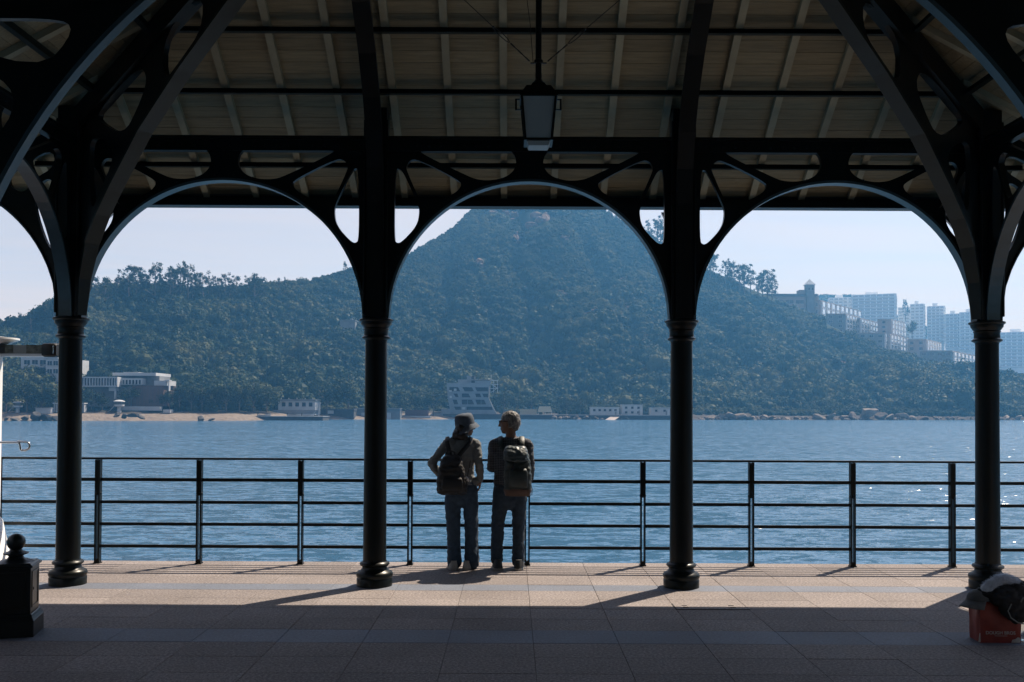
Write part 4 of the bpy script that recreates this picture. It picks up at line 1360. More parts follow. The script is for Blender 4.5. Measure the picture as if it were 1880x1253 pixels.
# long hall with the pointed tower
b = Bld('tower_hall', 'long pink hall with tall windows and a pointed lookout tower', 'building', 1440, 640)
w1 = b.box('wall', M_bpink, 1368, 1494, 544, 592, 0, 14)
b.box('roof', M_tile, 1364, 1500, 540, 543.8, -1, 15)
MB().hexa([(b.x(1372), 2, b.z(539.8)), (b.x(1402), 2, b.z(539.8)), (b.x(1402), 10, b.z(539.8)), (b.x(1372), 10, b.z(539.8)), (b.x(1380), 5, b.z(533.5)), (b.x(1394), 5, b.z(533.5)), (b.x(1394), 7, b.z(533.5)), (b.x(1380), 7, b.z(533.5))]).build('roof_lantern', M_tile, b.root)
windows(b.root, w1, b.x(1402), b.x(1478), b.z(559), b.z(550), 4, 1, 5.4, 2.4)
windows(b.root, w1, b.x(1436), b.x(1478), b.z(582), b.z(563), 2, 1, 6, 5)
windows(b.root, w1, b.x(1372), b.x(1400), b.z(570), b.z(552), 3, 1, 1.2, 2.4)
tw = b.box('tower', M_bgrey, 1480, 1494.5, 524, 598, -1.5, 4)
windows(b.root, tw, b.x(1481), b.x(1494), b.z(536), b.z(526), 2, 1, 1.2, 1.8, -1.5)
b.box('roof_room', M_bpink, 1469, 1479.5, 532, 539.8, 1, 8); b.box('roof_room', M_bpink, 1495, 1504, 540, 552, 1, 10)
zt_, z0_ = b.z(512), b.z(523)
xa, xb_ = b.x(1478.5), b.x(1496); xm_ = (xa + xb_) / 2
MB().box(xa, xb_, -2, 4.5, b.z(523.9), z0_).add([(xa, -2, z0_ + .01), (xb_, -2, z0_ + .01), (xb_, 4.5, z0_ + .01), (xa, 4.5, z0_ + .01), (xm_, 1.25, zt_)], [(0, 1, 4), (1, 2, 4), (2, 3, 4), (3, 0, 4), (3, 2, 1, 0)]).build('spire', M_bwhite, tw)

# high rise blocks in the haze
def tower(label, u0, u1, v0, v1, Y, rz, floors, nx, side=True):
    b = Bld('tower_block', label, 'tower block', (u0 + u1) / 2, Y, rz, group='hazy tower blocks on the far right')
    W = (u1 - u0) * Y / F * .92
    h1, h0 = b.z(v0), b.z(v1)
    wl_ = MB().box(-W / 2, W / 2, -W * .3, W * .3, h0 - 8, h1).build('wall', M_pale, b.root)
    MB().box(-W * .2, W * .1, -W * .1, W * .15, h1 + .01, h1 + 3).build('roof_room', M_pale, b.root)
    fh = (h1 - h0) / floors
    for f in range(floors):
        z = h0 + fh * f
        for (xx, yy, rr, ww) in ((0, -W * .3, 0, W), (W / 2, 0, PI / 2, W * .6)):
            m = MB().box(-ww * .46, ww * .46, -.12, .02, fh * .30, fh * .78, 0)
            m.box(-ww * .47, ww * .47, -1.0, .02, fh * .06, fh * .20, 1)
            n_ = max(2, int(nx * ww / W))
            for i in range(n_ + 1):
                x = -ww * .47 + ww * .94 * i / n_
                m.box(x - .5, x + .5, -.5, .02, fh * .201, fh * .95, 1)
            key = ('t', round(ww, 1), round(fh, 2), n_)
            if key not in win_cache: win_cache[key] = m.mesh('window_row', [M_tglass, M_pale])
            link('window_row', win_cache[key], wl_, (xx, yy, z), (0, 0, rr))
tower('wide hazy slab block right of the pointed tower', 1563, 1646, 543, 600, 900, R(-22), 9, 7)
tower('hazy lower block peeping out behind the wide slab block', 1520, 1566, 548, 590, 960, R(-15), 7, 5)
tower('hazy tower block left of the tallest pair beside the dark tree', 1650, 1672, 565, 625, 930, R(-30), 10, 3)
tower('tall hazy tower block with stepped sides, left of a pair', 1672, 1698, 559, 628, 920, R(-28), 12, 3)
tower('tall hazy tower block with stepped sides, right of a pair', 1703, 1735, 563, 632, 915, R(-28), 12, 4)
tower('hazy tower block left of the right column', 1736, 1766, 577, 640, 900, R(-25), 10, 4)
tower('hazy tower block just behind the right column', 1762, 1800, 574, 645, 890, R(-25), 11, 4)
tower('hazy tower block at the far right edge', 1836, 1900, 611, 675, 860, R(-28), 10, 6)
# ------------------------------------------------------------------ trees one can tell apart
def feather_tree(seed, kind):
    """unit height tree: trunk mesh, crown mesh"""
    r = random.Random(seed)
    tr, cr = MB(), MB()
    bend = (r.uniform(-.06, .06), r.uniform(-.06, .06))
    P = lambda t: Vector((bend[0] * t * t + .01 * math.sin(7 * t + seed), bend[1] * t * t, t))
    tr.tube([P(t) for t in (0, .25, .5, .75, .96)], [.022, .018, .013, .008, .003], 6)
    if kind == 'round':
        lumps = [(Vector((r.uniform(-.24, .24), r.uniform(-.24, .24), r.uniform(.42, .82))), r.uniform(.13, .22)) for _ in range(11)]
        for c, rad in lumps:
            tr.tube([P(.3), P(.4) * .4 + c * .6, c], [.012, .008, .004], 5)
    nb = 0
    if kind != 'round':
        lumps = []
        nb = 34 if kind == 'plume' else 28
        for k in range(nb):
            t = r.uniform(.2 if kind == 'plume' else .28, .97)
            a = r.uniform(0, 2 * PI)
            L = (.26 * (1.08 - t) + .05) * r.uniform(.6, 1.2) if kind == 'plume' else r.uniform(.10, .24)
            p0 = P(t); p1 = p0 + Vector((math.cos(a) * L, math.sin(a) * L, L * r.uniform(.35, 1.0)))
            tr.tube([p0, p1], [.005, .002], 4)
            lumps.append((p1 * .8 + p0 * .2, r.uniform(.035, .07) if kind == 'plume' else r.uniform(.05, .085)))
    nl = 1500 if kind == 'round' else 1100
    for k in range(nl):
        c, rad = lumps[r.randrange(len(lumps))]
        d = Vector((r.gauss(0, 1), r.gauss(0, 1), r.gauss(0, 1.1))).normalized()
        p = c + d * rad * r.uniform(.3, 1.1)
        nrm = (d + Vector((r.gauss(0, .5), r.gauss(0, .5), r.gauss(.2, .5)))).normalized()
        a_ = Matrix.Rotation(r.uniform(0, 6.3), 3, nrm) @ nrm.orthogonal().normalized()
        b_ = nrm.cross(a_)
        s = (.026 if kind == 'round' else .022) * r.uniform(.6, 1.4)
        cr.add([p - a_ * s, p + b_ * s * .5, p + a_ * s, p - b_ * s * .5], [(0, 1, 2, 3)])
    return tr.mesh('trunk', M_bark, 60), cr.mesh('crown', M_leafd)
TK = {'plume': [feather_tree(20 + k, 'plume') for k in range(4)], 'sparse': [feather_tree(40 + k, 'sparse') for k in range(4)], 'round': [feather_tree(60 + k, 'round') for k in range(3)]}
tree_n = [0]
def tree(kind, u, v_top, Y, h=None, label='', group=None, w_=1.0, v_base=None, name='tree'):
    X = at(u, 700, Y).x
    z1 = at(u, v_top, Y).z
    z0 = at(u, v_base, Y).z if v_base else land_z(X, Y) - .5
    if h: z0 = z1 - h
    H = z1 - z0
    tree_n[0] += 1
    t, c = TK[kind][tree_n[0] % len(TK[kind])]
    e = empty(name, (X, Y, z0), tree_n[0] * 1.7, label, 'tree', group)
    for nm, me in (('trunk', t), ('crown', c)): link(nm, me, e, scale=(H * w_, H * w_, H))
ORD = ['first', 'second', 'third', 'fourth', 'fifth', 'sixth', 'seventh', 'eighth', 'ninth', 'tenth', 'eleventh', 'twelfth', 'thirteenth', 'fourteenth', 'fifteenth', 'sixteenth', 'seventeenth', 'eighteenth', 'nineteenth', 'twentieth', 'twenty-first', 'twenty-second', 'twenty-third', 'twenty-fourth', 'twenty-fifth', 'twenty-sixth', 'twenty-seventh', 'twenty-eighth', 'twenty-ninth', 'thirtieth', 'thirty-first', 'thirty-second', 'thirty-third', 'thirty-fourth']
lsk = [(36, 577, 'plume', .8), (56, 571, 'plume', .8), (82, 556, 'sparse', 1), (97, 547, 'plume', 1), (104, 541, 'plume', 1.1), (176, 507, 'plume', 1.1), (189, 510, 'plume', 1), (198, 512, 'sparse', 1), (214, 508, 'plume', .9), (236, 500, 'sparse', 1.2), (249, 491, 'sparse', 1.5), (259, 493, 'sparse', 1.4), (282, 488, 'plume', 1.3), (296, 505, 'plume', 1), (309, 493, 'plume', 1.3), (317, 491, 'plume', 1.2), (328, 489, 'plume', 1.2), (344, 487, 'sparse', 1.1), (352, 502, 'plume', .9), (362, 507, 'sparse', 1), (371, 504, 'sparse', 1), (381, 510, 'sparse', 1), (391, 507, 'plume', .8), (402, 511, 'sparse', .9), (413, 506, 'sparse', 1), (420, 512, 'plume', .9), (433, 510, 'sparse', 1), (455, 509, 'plume', 1.2), (466, 505, 'plume', 1.3), (478, 509, 'plume', 1.2), (512, 511, 'plume', .8), (524, 512, 'plume', .9), (632, 482, 'plume', .8), (648, 479, 'plume', .8)]
for i, (u, v, k, ww) in enumerate(lsk):
    Yr, _ = ridge(u)
    Yt = Yr - 6 - (i * 7 % 11)
    tree(k, u, v, Yt, label='%s feathery tree from the left along the left skyline' % ORD[i], group='feathery trees on the left skyline', w_=ww)
rsk = [(1190, 405, 'plume', 1.0), (1206, 401, 'plume', 1.4), (1213, 411, 'plume', 1.2), (1303, 462, 'sparse', 1.2), (1309, 470, 'sparse', 1.2), (1331, 478, 'plume', 1.2), (1345, 482, 'plume', 1.3), (1358, 484, 'plume', 1.5), (1366, 488, 'sparse', 1.3), (1378, 495, 'sparse', 1.1), (1392, 506, 'sparse', 1.2), (1400, 499, 'plume', 1.1), (1409, 497, 'sparse', 1.3), (1418, 508, 'sparse', 1.3)]
for i, (u, v, k, ww) in enumerate(rsk):
    Yr, _ = ridge(u)
    tree(k, u, v, Yr - 8 - (i * 5 % 9), label='%s slender tree from the left along the right hand skyline' % ORD[i], group='slender trees on the right skyline', w_=ww)
for i, (u, v) in enumerate(((1120, 378), (1135, 384), (1148, 388))):
    tree('plume', u, v, ridge(u)[0] - 8, label='%s small tree from the left on the summit slope under the middle arch' % ORD[i], group='small trees by the summit', w_=1.0)
sh = [(12, 700, 300, 760), (50, 694, 302, 760), (76, 700, 300, 760), (100, 702, 300, 760), (168, 712, 290, 757), (188, 716, 288, 757), (238, 706, 287, 756), (292, 716, 286, 756), (312, 704, 292, 757), (330, 700, 297, 757), (352, 706, 296, 757), (372, 704, 300, 757), (395, 702, 302, 757), (416, 700, 305, 758), (440, 706, 308, 758), (466, 700, 318, 760), (490, 706, 335, 760), (600, 690, 350, 765), (640, 684, 352, 765), (735, 712, 352, 768), (765, 716, 354, 765), (796, 712, 356, 765), (925, 716, 354, 760), (950, 720, 354, 762), (976, 726, 356, 760), (1040, 728, 356, 762), (1066, 732, 357, 762), (1240, 726, 358, 765)]
for i, (u, v, Y, vb) in enumerate(sh):
    tree('round', u, v, min(Y, Yat(u, vb) + 2), label='%s bushy tree from the left along the far shore' % ORD[i], group='bushy trees along the far shore', w_=1.15, v_base=vb)
tree('round', 1675, 587, 625, label='dark round tree standing between apartment rows and hazy towers', w_=.8, v_base=622)
tree('plume', 1663, 552, 880, label='feathery tree rising beside the wide hazy slab block', w_=.8, v_base=590)

# ------------------------------------------------------------------ rocks
M_rock = mat('granite_rock', (.22, .175, .14), (.085, .072, .062), .8, rough=.9, bump=.6, bscale=1.2, bdist=.3, spec=.2)
M_rockd = mat('dark_wet_rock', (.10, .095, .09), (.05, .048, .046), .5, rough=.8, bump=.6, bscale=1.5, bdist=.2, spec=.2)
M_rockp = mat('pink_hill_rock', (.20, .135, .10), (.085, .066, .055), .5, rough=.95, bump=.7, bscale=1.4, bdist=.4, spec=.15)
def rock_mesh(seed):
    r = random.Random(seed)
    bm = bmesh.new()
    bmesh.ops.create_icosphere(bm, subdivisions=3, radius=1)
    cuts = [(Vector((r.gauss(0, 1), r.gauss(0, 1), r.gauss(.2, 1))).normalized(), r.uniform(.45, .85)) for _ in range(9)]
    for v in bm.verts:
        p = v.co.copy()
        for n_, d in cuts:
            e = p.dot(n_) - d
            if e > 0: p -= n_ * e
        p += p.normalized() * .10 * noise.noise(p * 2.1 + Vector((seed, 0, 0)))
        v.co = p
    me = bpy.data.meshes.new('rock')
    bm.to_mesh(me); bm.free()
    me.materials.append(M_rock)
    me.shade_smooth(); me.set_sharp_from_angle(angle=R(28))
    return me
rocks_m = [rock_mesh(k) for k in range(7)]
rocks_d = []
for me in rocks_m:
    q = me.copy(); q.materials[0] = M_rockd; rocks_d.append(q)
rk = random.Random(11)
def rock(u, v, wpx, hpx, Y, label, group, dark=False, name='boulder', tilt=.5):
    p = at(u, v + hpx * .5, Y)
    k = Y / F
    o = link(name, (rocks_d if dark else rocks_m)[rk.randrange(7)], None, (p.x, p.y, p.z + hpx * .45 * k), (rk.uniform(-tilt, tilt), rk.uniform(-tilt, tilt), rk.uniform(0, 6.28)), (wpx * .62 * k, wpx * .5 * k, hpx * .62 * k))
    return tag(o, label, 'rock', group)
# shore boulders, placed by eye from left to right
for i, (u, v, ww, hh) in enumerate(((12, 768, 12, 5), (28, 770, 16, 5), (46, 767, 14, 8), (66, 765, 24, 14), (86, 766, 26, 13), (102, 768, 14, 9), (214, 762, 12, 7), (228, 764, 16, 7), (243, 763, 18, 7), (258, 765, 16, 6), (368, 769, 16, 5), (388, 770, 14, 4))):
    rock(u, v, ww, hh, Ysh(u) - 1, '%s dark boulder from the left along the beach' % ORD[i], 'dark boulders along the left beach', True)
big = [(1303, 766, 22, 9), (1322, 764, 26, 12), (1340, 763, 30, 14), (1356, 764, 30, 14), (1372, 767, 30, 9), (1388, 768, 24, 8), (1404, 765, 20, 13), (1420, 768, 26, 8), (1446, 770, 20, 6), (1470, 770, 20, 6), (1505, 766, 26, 12), (1524, 764, 30, 13), (1548, 766, 22, 10), (1566, 763, 22, 16), (1592, 757, 40, 26), (1617, 762, 28, 17), (1636, 764, 24, 14), (1655, 762, 24, 13), (1674, 766, 24, 10), (1696, 768, 24, 8), (1722, 770, 22, 6), (1846, 768, 26, 10), (1868, 768, 26, 10)]
for i, (u, v, ww, hh) in enumerate(big):
    rock(u, v + 1.5, ww * .85, hh * .85, interp(SU, SD, u) + 1, '%s pale boulder from the left along the right shore' % ORD[i] if i != 14 else 'largest pale boulder on the right shore, shaped like a tent', 'pale boulders along the right shore')
rub = MB()
rr = random.Random(5)
for i in range(420):
    u = rr.choice((rr.uniform(1250, 1880), rr.uniform(1015, 1240)))
    Y = interp(SU, SD, u) + rr.uniform(-2, 4)
    p = at(u, 772 + rr.uniform(-2, 1), Y)
    s = rr.uniform(.3, 1.1)
    bl = MB().ball((0, 0, 0), (s, s * .8, s * .6), 6, 4)
    rot = Matrix.Rotation(rr.uniform(0, 6.3), 3, 'Z') @ Matrix.Rotation(rr.uniform(-.5, .5), 3, 'X')
    zz_ = WATER_Z + rr.uniform(-.1, .9)
    rub.add([rot @ Vector(v) * rr.uniform(.85, 1.15) + Vector((p.x, Y, zz_)) for v in bl.v], bl.f)
tag(rub.build('shore_rubble', M_rock), 'small broken stones along the waterline of far shore', 'rubble', kind='stuff')
for i, (u, v, ww, hh) in enumerate(ROCKS):
    # distance where the slope shows at this pixel
    Y = Yat(u, v)
    p = at(u, v, Y)
    k = Y / F
    oc = MB()
    for q in range(7):
        rs = rocks_m[rk.randrange(7)]
        sw = ww * k * rk.uniform(.25, .55); sd2 = hh * k * rk.uniform(.5, 1.0); sh2 = hh * k * rk.uniform(.3, .7) + .3
        ox, oz = rk.uniform(-.75, .75) * ww * k, rk.uniform(-.75, .75) * hh * k
        rot = Matrix.Rotation(rk.uniform(-.6, .6), 3, 'Z') @ Matrix.Rotation(R(35), 3, 'X')
        yy_ = p.y + 1 + oz * 1.6
        g0 = land_z(p.x + ox, yy_)
        oc.add([rot @ Vector((vv.co.x * sw, vv.co.y * sd2, vv.co.z * sh2)) + Vector((p.x + ox, yy_, g0)) for vv in rs.vertices], [tuple(f.vertices) for f in rs.polygons])
    e = oc.build('rock_outcrop', M_rockp)
    wh = ['largest bare pink rock face below the summit', 'bare rock patch left of the largest rock face below the summit', 'long thin bare rock at the top of the hill', 'upright bare rock under the summit rocks', 'pale rock scar on the middle left of the hill', 'thin pale ledge right of the summit rocks', 'pale streak of rock on the right flank under the middle arch', 'thin pale ledge near the middle of the hill', 'small pale boulder on the right flank near the third column', 'low pale ledge in the lower middle of the hill', 'pale bare patch on the left slope beside left column', 'flat pink rock below the pointed tower', 'small pale rock below the arcade terrace', 'curved pale rock lowest on the right slope'][i]
    tag(e, wh, 'rock')
# ------------------------------------------------------------------ things on the deck
def superloft(mb, secs, n=28, e=4.0, mi=0):
    """stack of rounded rectangles: (cx, cy, z, hx, hy)"""
    vs_, fs_ = [], []
    for cx, cy, z, hx_, hy_ in secs:
        for k in range(n):
            a = 2 * PI * k / n
            c, s_ = math.cos(a), math.sin(a)
            vs_.append((cx + hx_ * math.copysign(abs(c) ** (2 / e), c), cy + hy_ * math.copysign(abs(s_) ** (2 / e), s_), z))
    for j in range(len(secs) - 1):
        for k in range(n):
            k2 = (k + 1) % n
            fs_.append((j * n + k, j * n + k2, (j + 1) * n + k2, (j + 1) * n + k))
    fs_ += [tuple(range(n - 1, -1, -1)), tuple((len(secs) - 1) * n + k for k in range(n))]
    return mb.add(vs_, fs_, mi)

M_postiron = mat('bollard_paint', (.010, .013, .013), (.005, .007, .007), 4, spec=.4, rough=.32, bump=.15, bscale=40, bdist=.003)
pb = at(29.6, 1000, 7.25)
bol = empty('bollard', (pb.x, 7.25, 0), R(14), 'black square pedestal bollard with ball finial in left foreground', 'bollard')
def sq(mb, h0, z0, h1, z1): mb.hexa([(-h0, -h0, z0), (h0, -h0, z0), (h0, h0, z0), (-h0, h0, z0), (-h1, -h1, z1), (h1, -h1, z1), (h1, h1, z1), (-h1, h1, z1)])
m = MB(); sq(m, .165, 0, .165, .125); sq(m, .165, .1255, .148, .15); sq(m, .152, .1505, .143, .168)
m.build('plinth', M_postiron, bol, bevel=.004)
m = MB(); sq(m, .135, .1685, .135, .512)
body_b = m.build('body', M_postiron, bol, bevel=.004)
for k in range(4):
    q = MB()
    q.box(-.10, .10, -.1405, -.1355, .21, .222).box(-.10, .10, -.1405, -.1355, .468, .48).box(-.10, -.088, -.1405, -.1355, .2225, .4675).box(.088, .10, -.1405, -.1355, .2225, .4675)
    q.build('panel_moulding', M_postiron, body_b, rot=(0, 0, k * PI / 2))
MB().ball((.1365, -.05, .345), (.004, .008, .012), 8, 6).build('keyhole', M_black, body_b)
m = MB(); sq(m, .15, .5125, .15, .528); sq(m, .143, .5285, .125, .545)
m.build('cap', M_postiron, bol, bevel=.003)
MB().lathe([(.125, .545), (.10, .556), (.062, .568), (.05, .585), (.058, .594), (.086, .602), (.088, .610), (.066, .618), (.046, .626), (.044, .634)], 24).ball((0, 0, .690), .0655, 24, 14).build('finial', M_postiron, bol, 50)

# white post with arm and steel handle at the left edge
PY = 10.12
pw = at(-27, 900, PY)
wp = empty('white_post', (pw.x, PY, 0), 0, 'white round post with disc cap, boxy arm and bent steel handle', 'post')
zp = lambda v: at(0, v, PY).z
kx = PY / F
MB().lathe([(.30, 0), (.30, .03), (.262, .06), (.17, .50), (.142, .54), (.15, zp(640))], 32).build('post', M_white, wp, 40)
MB().lathe([(.12, zp(640) + .002), (.16, zp(634)), (.28, zp(626)), (.31, zp(624)), (.31, zp(621)), (.06, zp(617)), (.04, zp(614))], 32).build('disc_cap', M_white, wp, 40)
ax0, ax1 = .06, (105 + 27) * kx
M_amirror = mat('arm_glossy_panel', (.20, .20, .18), (.05, .05, .05), 14, rough=.12, spec=.8)
M_apanel = mat('arm_grey_panel', (.30, .31, .30), (.24, .25, .24), 6, rough=.25)
M_ablack = mat('arm_black_rubber', (.008, .008, .008), None, 6, rough=.45)
zl, zh = zp(655), zp(633.5)
arm = MB().box(ax0, ax1 - .02, -.07, .07, zl, zl + .03).box(ax0, ax1 - .03, -.06, .06, zl + .0305, zh - .008).build('arm', M_white, wp, bevel=.004)
xa_ = lambda u: (u + 27) * kx
MB().box(ax0, xa_(12), -.075, .075, zl + .032, zh).build('collar', M_ablack, arm)
MB().box(xa_(12) + .001, xa_(27), -.074, .074, zl + .032, zh - .004).build('panel', M_amirror, arm)
MB().box(xa_(27) + .001, xa_(51), -.072, .072, zl + .032, zh - .006).build('panel', M_apanel, arm)
MB().box(xa_(51) + .001, xa_(79), -.074, .074, zl + .032, zh - .004).build('panel', M_amirror, arm)
m = MB(); superloft(m, [(0, 0, 0, .068, .078), (0, 0, .02, .074, .084), (0, 0, .125, .074, .084), (0, 0, .15, .06, .07)], 24, 5)
m.v = [(xa_(79) + .001 + z, y, (zl + zh) / 2 + .006 + x) for x, y, z in m.v]
m.build('end_cap', M_ablack, arm, 50)
MB().tube([(xa_(101), -.085, zl + .03), (xa_(101.5), -.09, (zl + zh) / 2), (xa_(101), -.085, zh - .01)], .006, 8).build('chrome_trim', M_steel, arm, 60)
hz0 = zp(812)
hp = [(.10, -.05, hz0), (xa_(34), -.05, hz0), (xa_(38.5), -.05, hz0 - .008), (xa_(40), -.05, hz0 - .03), (xa_(41), -.05, hz0 - .07), (xa_(43), -.05, hz0 - .085), (xa_(50), -.05, hz0 - .082), (xa_(56), -.05, hz0 - .066), (xa_(58), -.05, hz0 - .035), (xa_(56), -.05, hz0 - .008), (xa_(50), -.05, hz0 + .006), (xa_(36), -.05, hz0 + .008)]
MB().tube(hp, .0125, 12).build('handle', M_steel, wp, 60)

# red bag with clothes at the right
M_red = mat('red_paper_bag', (.27, .028, .016), (.20, .02, .012), 9, rough=.5, bump=.5, bscale=7, bdist=.012)
M_print = mat('pale_print', (.55, .50, .46), None, 20, rough=.6)
bagX, bagY = 3.63, 7.18
bag = empty('shopping_bag', (bagX, bagY, 0), R(-2), 'open red shopping bag with pale lettering in the right foreground', 'bag')
m = MB()
hx_, hy_ = .147, .088
N_ = 14
vs_, fs_ = [], []
rows_ = 9
def ring(t):
    p = []
    for (x0, y0, x1, y1) in ((-1, -1, 1, -1), (1, -1, 1, 1), (1, 1, -1, 1), (-1, 1, -1, -1)):
        for k in range(N_):
            s_ = k / N_
            x, y_ = (x0 + (x1 - x0) * s_) * hx_, (y0 + (y1 - y0) * s_) * hy_
            w_ = 1 + .05 * t
            b_ = .012 * noise.noise(Vector((x * 14, y_ * 14, t * 3))) * (.3 + t)
            p.append((x * w_ + b_, y_ * w_ + b_, t * .305))
    return p
for r_ in range(rows_): vs_ += ring(r_ / (rows_ - 1))
n4 = 4 * N_
for r_ in range(rows_ - 1):
    for k in range(n4):
        k2 = (k + 1) % n4
        fs_.append((r_ * n4 + k, r_ * n4 + k2, (r_ + 1) * n4 + k2, (r_ + 1) * n4 + k))
fs_.append(tuple(range(n4)))
m.add(vs_, fs_)
bb = m.build('bag_body', M_red, bag, 35)
sm_ = bb.modifiers.new('thickness', 'SOLIDIFY'); sm_.thickness = .003
def lettering(txt, size, x, z, y, parent, m_, name='lettering', off=.0):
    cu = bpy.data.curves.new(name, 'FONT')
    cu.body = txt; cu.size = size; cu.align_x = 'CENTER'; cu.extrude = .0008; cu.offset = off
    ob = bpy.data.objects.new(name, cu)
    me = bpy.data.meshes.new_from_object(ob)
    bpy.data.objects.remove(ob)
    me.materials.clear(); me.materials.append(m_)
    return link(name, me, parent, (x, y, z), (PI / 2, 0, 0))
lettering('DOUGH BROS', .0335, -.004, .066, -hy_ - .011, bag, M_print, off=.0005)
MB().box(-.045, .045, -hy_ - .0095, -hy_ - .0075, .053, .0555).build('underline', M_print, bag)
MB().prism([(.075, .006), (.138, .006), (.138, .042), (.122, .046), (.105, .032), (.082, .026)], -hy_ - .0105, -hy_ - .0085).build('print_patch', M_print, bag)
MB().prism([(-.166, .008), (-.15, .008), (-.152, .075), (-.158, .07)], -hy_ - .012, -hy_ - .0105).build('print_patch', M_print, bag)

M_capf = mat('grey_cap_cloth', (.11, .115, .12), (.08, .085, .09), 30, rough=.9, bump=.2, bscale=200, bdist=.001)
cap_ = empty('cloth_cap', (bagX - .12, bagY - .02, .31), R(25), 'grey peaked cap hooked over the left rim of red bag', 'cap')
m = MB()
prof = []
vs_, fs_ = [], []
for j in range(7):
    th_ = PI / 2 * j / 6
    for k in range(20):
        a = 2 * PI * k / 20
        vs_.append((.10 * math.cos(th_ * .98) * math.cos(a), .09 * math.cos(th_ * .98) * math.sin(a), .075 * math.sin(th_)))
for j in range(6):
    for k in range(20): fs_.append((j * 20 + k, j * 20 + (k + 1) % 20, (j + 1) * 20 + (k + 1) % 20, (j + 1) * 20 + k))
m.add(vs_, fs_).ball((0, 0, .076), .008, 8, 6)
m.build('crown', M_capf, cap_, 180)
m = MB()
vs_, fs_ = [], []
for j in range(5):
    r_ = .085 + .028 * j
    for k in range(13):
        a = PI * .62 + PI * .76 * k / 12
        sh_ = 1 - .0 * j
        vs_.append((r_ * math.cos(a) * (1.0 if j < 4 else .97), .088 * math.sin(a) * (1 + .04 * j), .002 - .010 * j - .02 * (math.sin(a)) ** 2 * j * .3))
for j in range(4):
    for k in range(12): fs_.append((j * 13 + k, j * 13 + k + 1, (j + 1) * 13 + k + 1, (j + 1) * 13 + k))
o_ = m.add(vs_, fs_).build('peak', M_capf, cap_, 180)
o_.modifiers.new('thickness', 'SOLIDIFY').thickness = .004

M_jack = mat('black_jacket_cloth', (.008, .008, .009), (.004, .004, .005), 12, rough=.85, bump=.5, bscale=18, bdist=.01)
M_fur = mat('white_fake_fur', (.62, .68, .78), (.48, .53, .62), 30, rough=.9)
M_cord = mat('pale_cord', (.22, .23, .22), None, 30, rough=.8)
jk = empty('fur_trimmed_jacket', (bagX + .04, bagY - .03, .325), 0, 'black jacket with fluffy white fur hood stuffed into red bag', 'jacket')
m = MB()
for (x, y_, z, r_) in ((-.10, .0, .02, (.11, .09, .06)), (.0, -.02, .03, (.13, .10, .09)), (.09, -.01, .05, (.10, .10, .10)), (.02, -.10, -.04, (.10, .045, .10)), (.06, -.105, -.10, (.085, .035, .075)), (-.04, -.09, .0, (.09, .05, .06)), (.12, -.05, -.02, (.06, .07, .10))):
    m.ball((x, y_, z), r_, 14, 10)
link('jacket_body', fused(m, .009, 4, M_jack, 'jacket_body', .010, .04), jk)
fm = MB()
fr2 = random.Random(2)
path = [Vector(p) for p in ((-.13, -.03, .07), (-.09, -.03, .105), (-.04, -.03, .135), (.01, -.03, .145), (.06, -.03, .128), (.11, -.035, .095), (.145, -.05, .05), (.155, -.06, -.01))]
for i in range(7):
    for q in range(3):
        c = path[i].lerp(path[i + 1], q / 3)
        fm.ball(c, (.042, .048, .038), 9, 7)
for i in range(5200):
    k = fr2.random() * 6.999
    c = path[int(k)].lerp(path[int(k) + 1], k % 1)
    d = Vector((fr2.gauss(0, 1), fr2.gauss(-.15, 1), fr2.gauss(.2, 1))).normalized()
    p = c + Vector((d.x * .040, d.y * .046, d.z * .036))
    t_ = (d + Vector((fr2.gauss(0, .5), fr2.gauss(0, .5), fr2.gauss(-.1, .5)))).normalized()
    s_ = t_.orthogonal().normalized() * .0016
    L_ = fr2.uniform(.010, .024)
    fm.add([p - s_, p + s_, p + t_ * L_], [(0, 1, 2)])
tag(fm.build('fur_trim', M_fur, jk), kind='stuff')
MB().tube([(.0, -.135, -.02), (-.03, -.142, -.07), (-.01, -.146, -.12), (.04, -.148, -.155), (.09, -.145, -.165)], .0045, 8).build('drawcord', M_cord, jk, 60)
MB().tube([(.105 + .04 * math.cos(a), -.128 - .01 * math.sin(a), -.03 + .062 * math.sin(a)) for a in [2 * PI * k / 20 for k in range(21)]], .005, 8, cap=False).build('sleeve_cuff', M_cord, jk, 60)
MB().tube([(-.06, -.115, .02), (-.05, -.125, .005), (-.045, -.13, -.02)], .004, 8).build('zip_pull', M_cord, jk, 60)

m_, n_, b_ = nodes_of('clear_plastic')
b_.inputs['Base Color'].default_value = (.80, .86, .86, 1)
b_.inputs['Roughness'].default_value = .08
b_.inputs['Transmission Weight'].default_value = .9
b_.inputs['IOR'].default_value = 1.3
bt_ = empty('plastic_bottle', (bagX + .215, bagY - .01, 0), 0, 'clear plastic bottle standing right of the red bag at frame edge', 'bottle')
MB().lathe([(.028, 0), (.034, .006), (.034, .07), (.031, .08), (.034, .09), (.034, .17), (.028, .20), (.014, .225), (.013, .24)], 20).build('body', m_, bt_, 40)
MB().lathe([(.016, .238), (.016, .255), (.014, .257)], 16).build('bottle_cap', M_bwhite, bt_, 40)
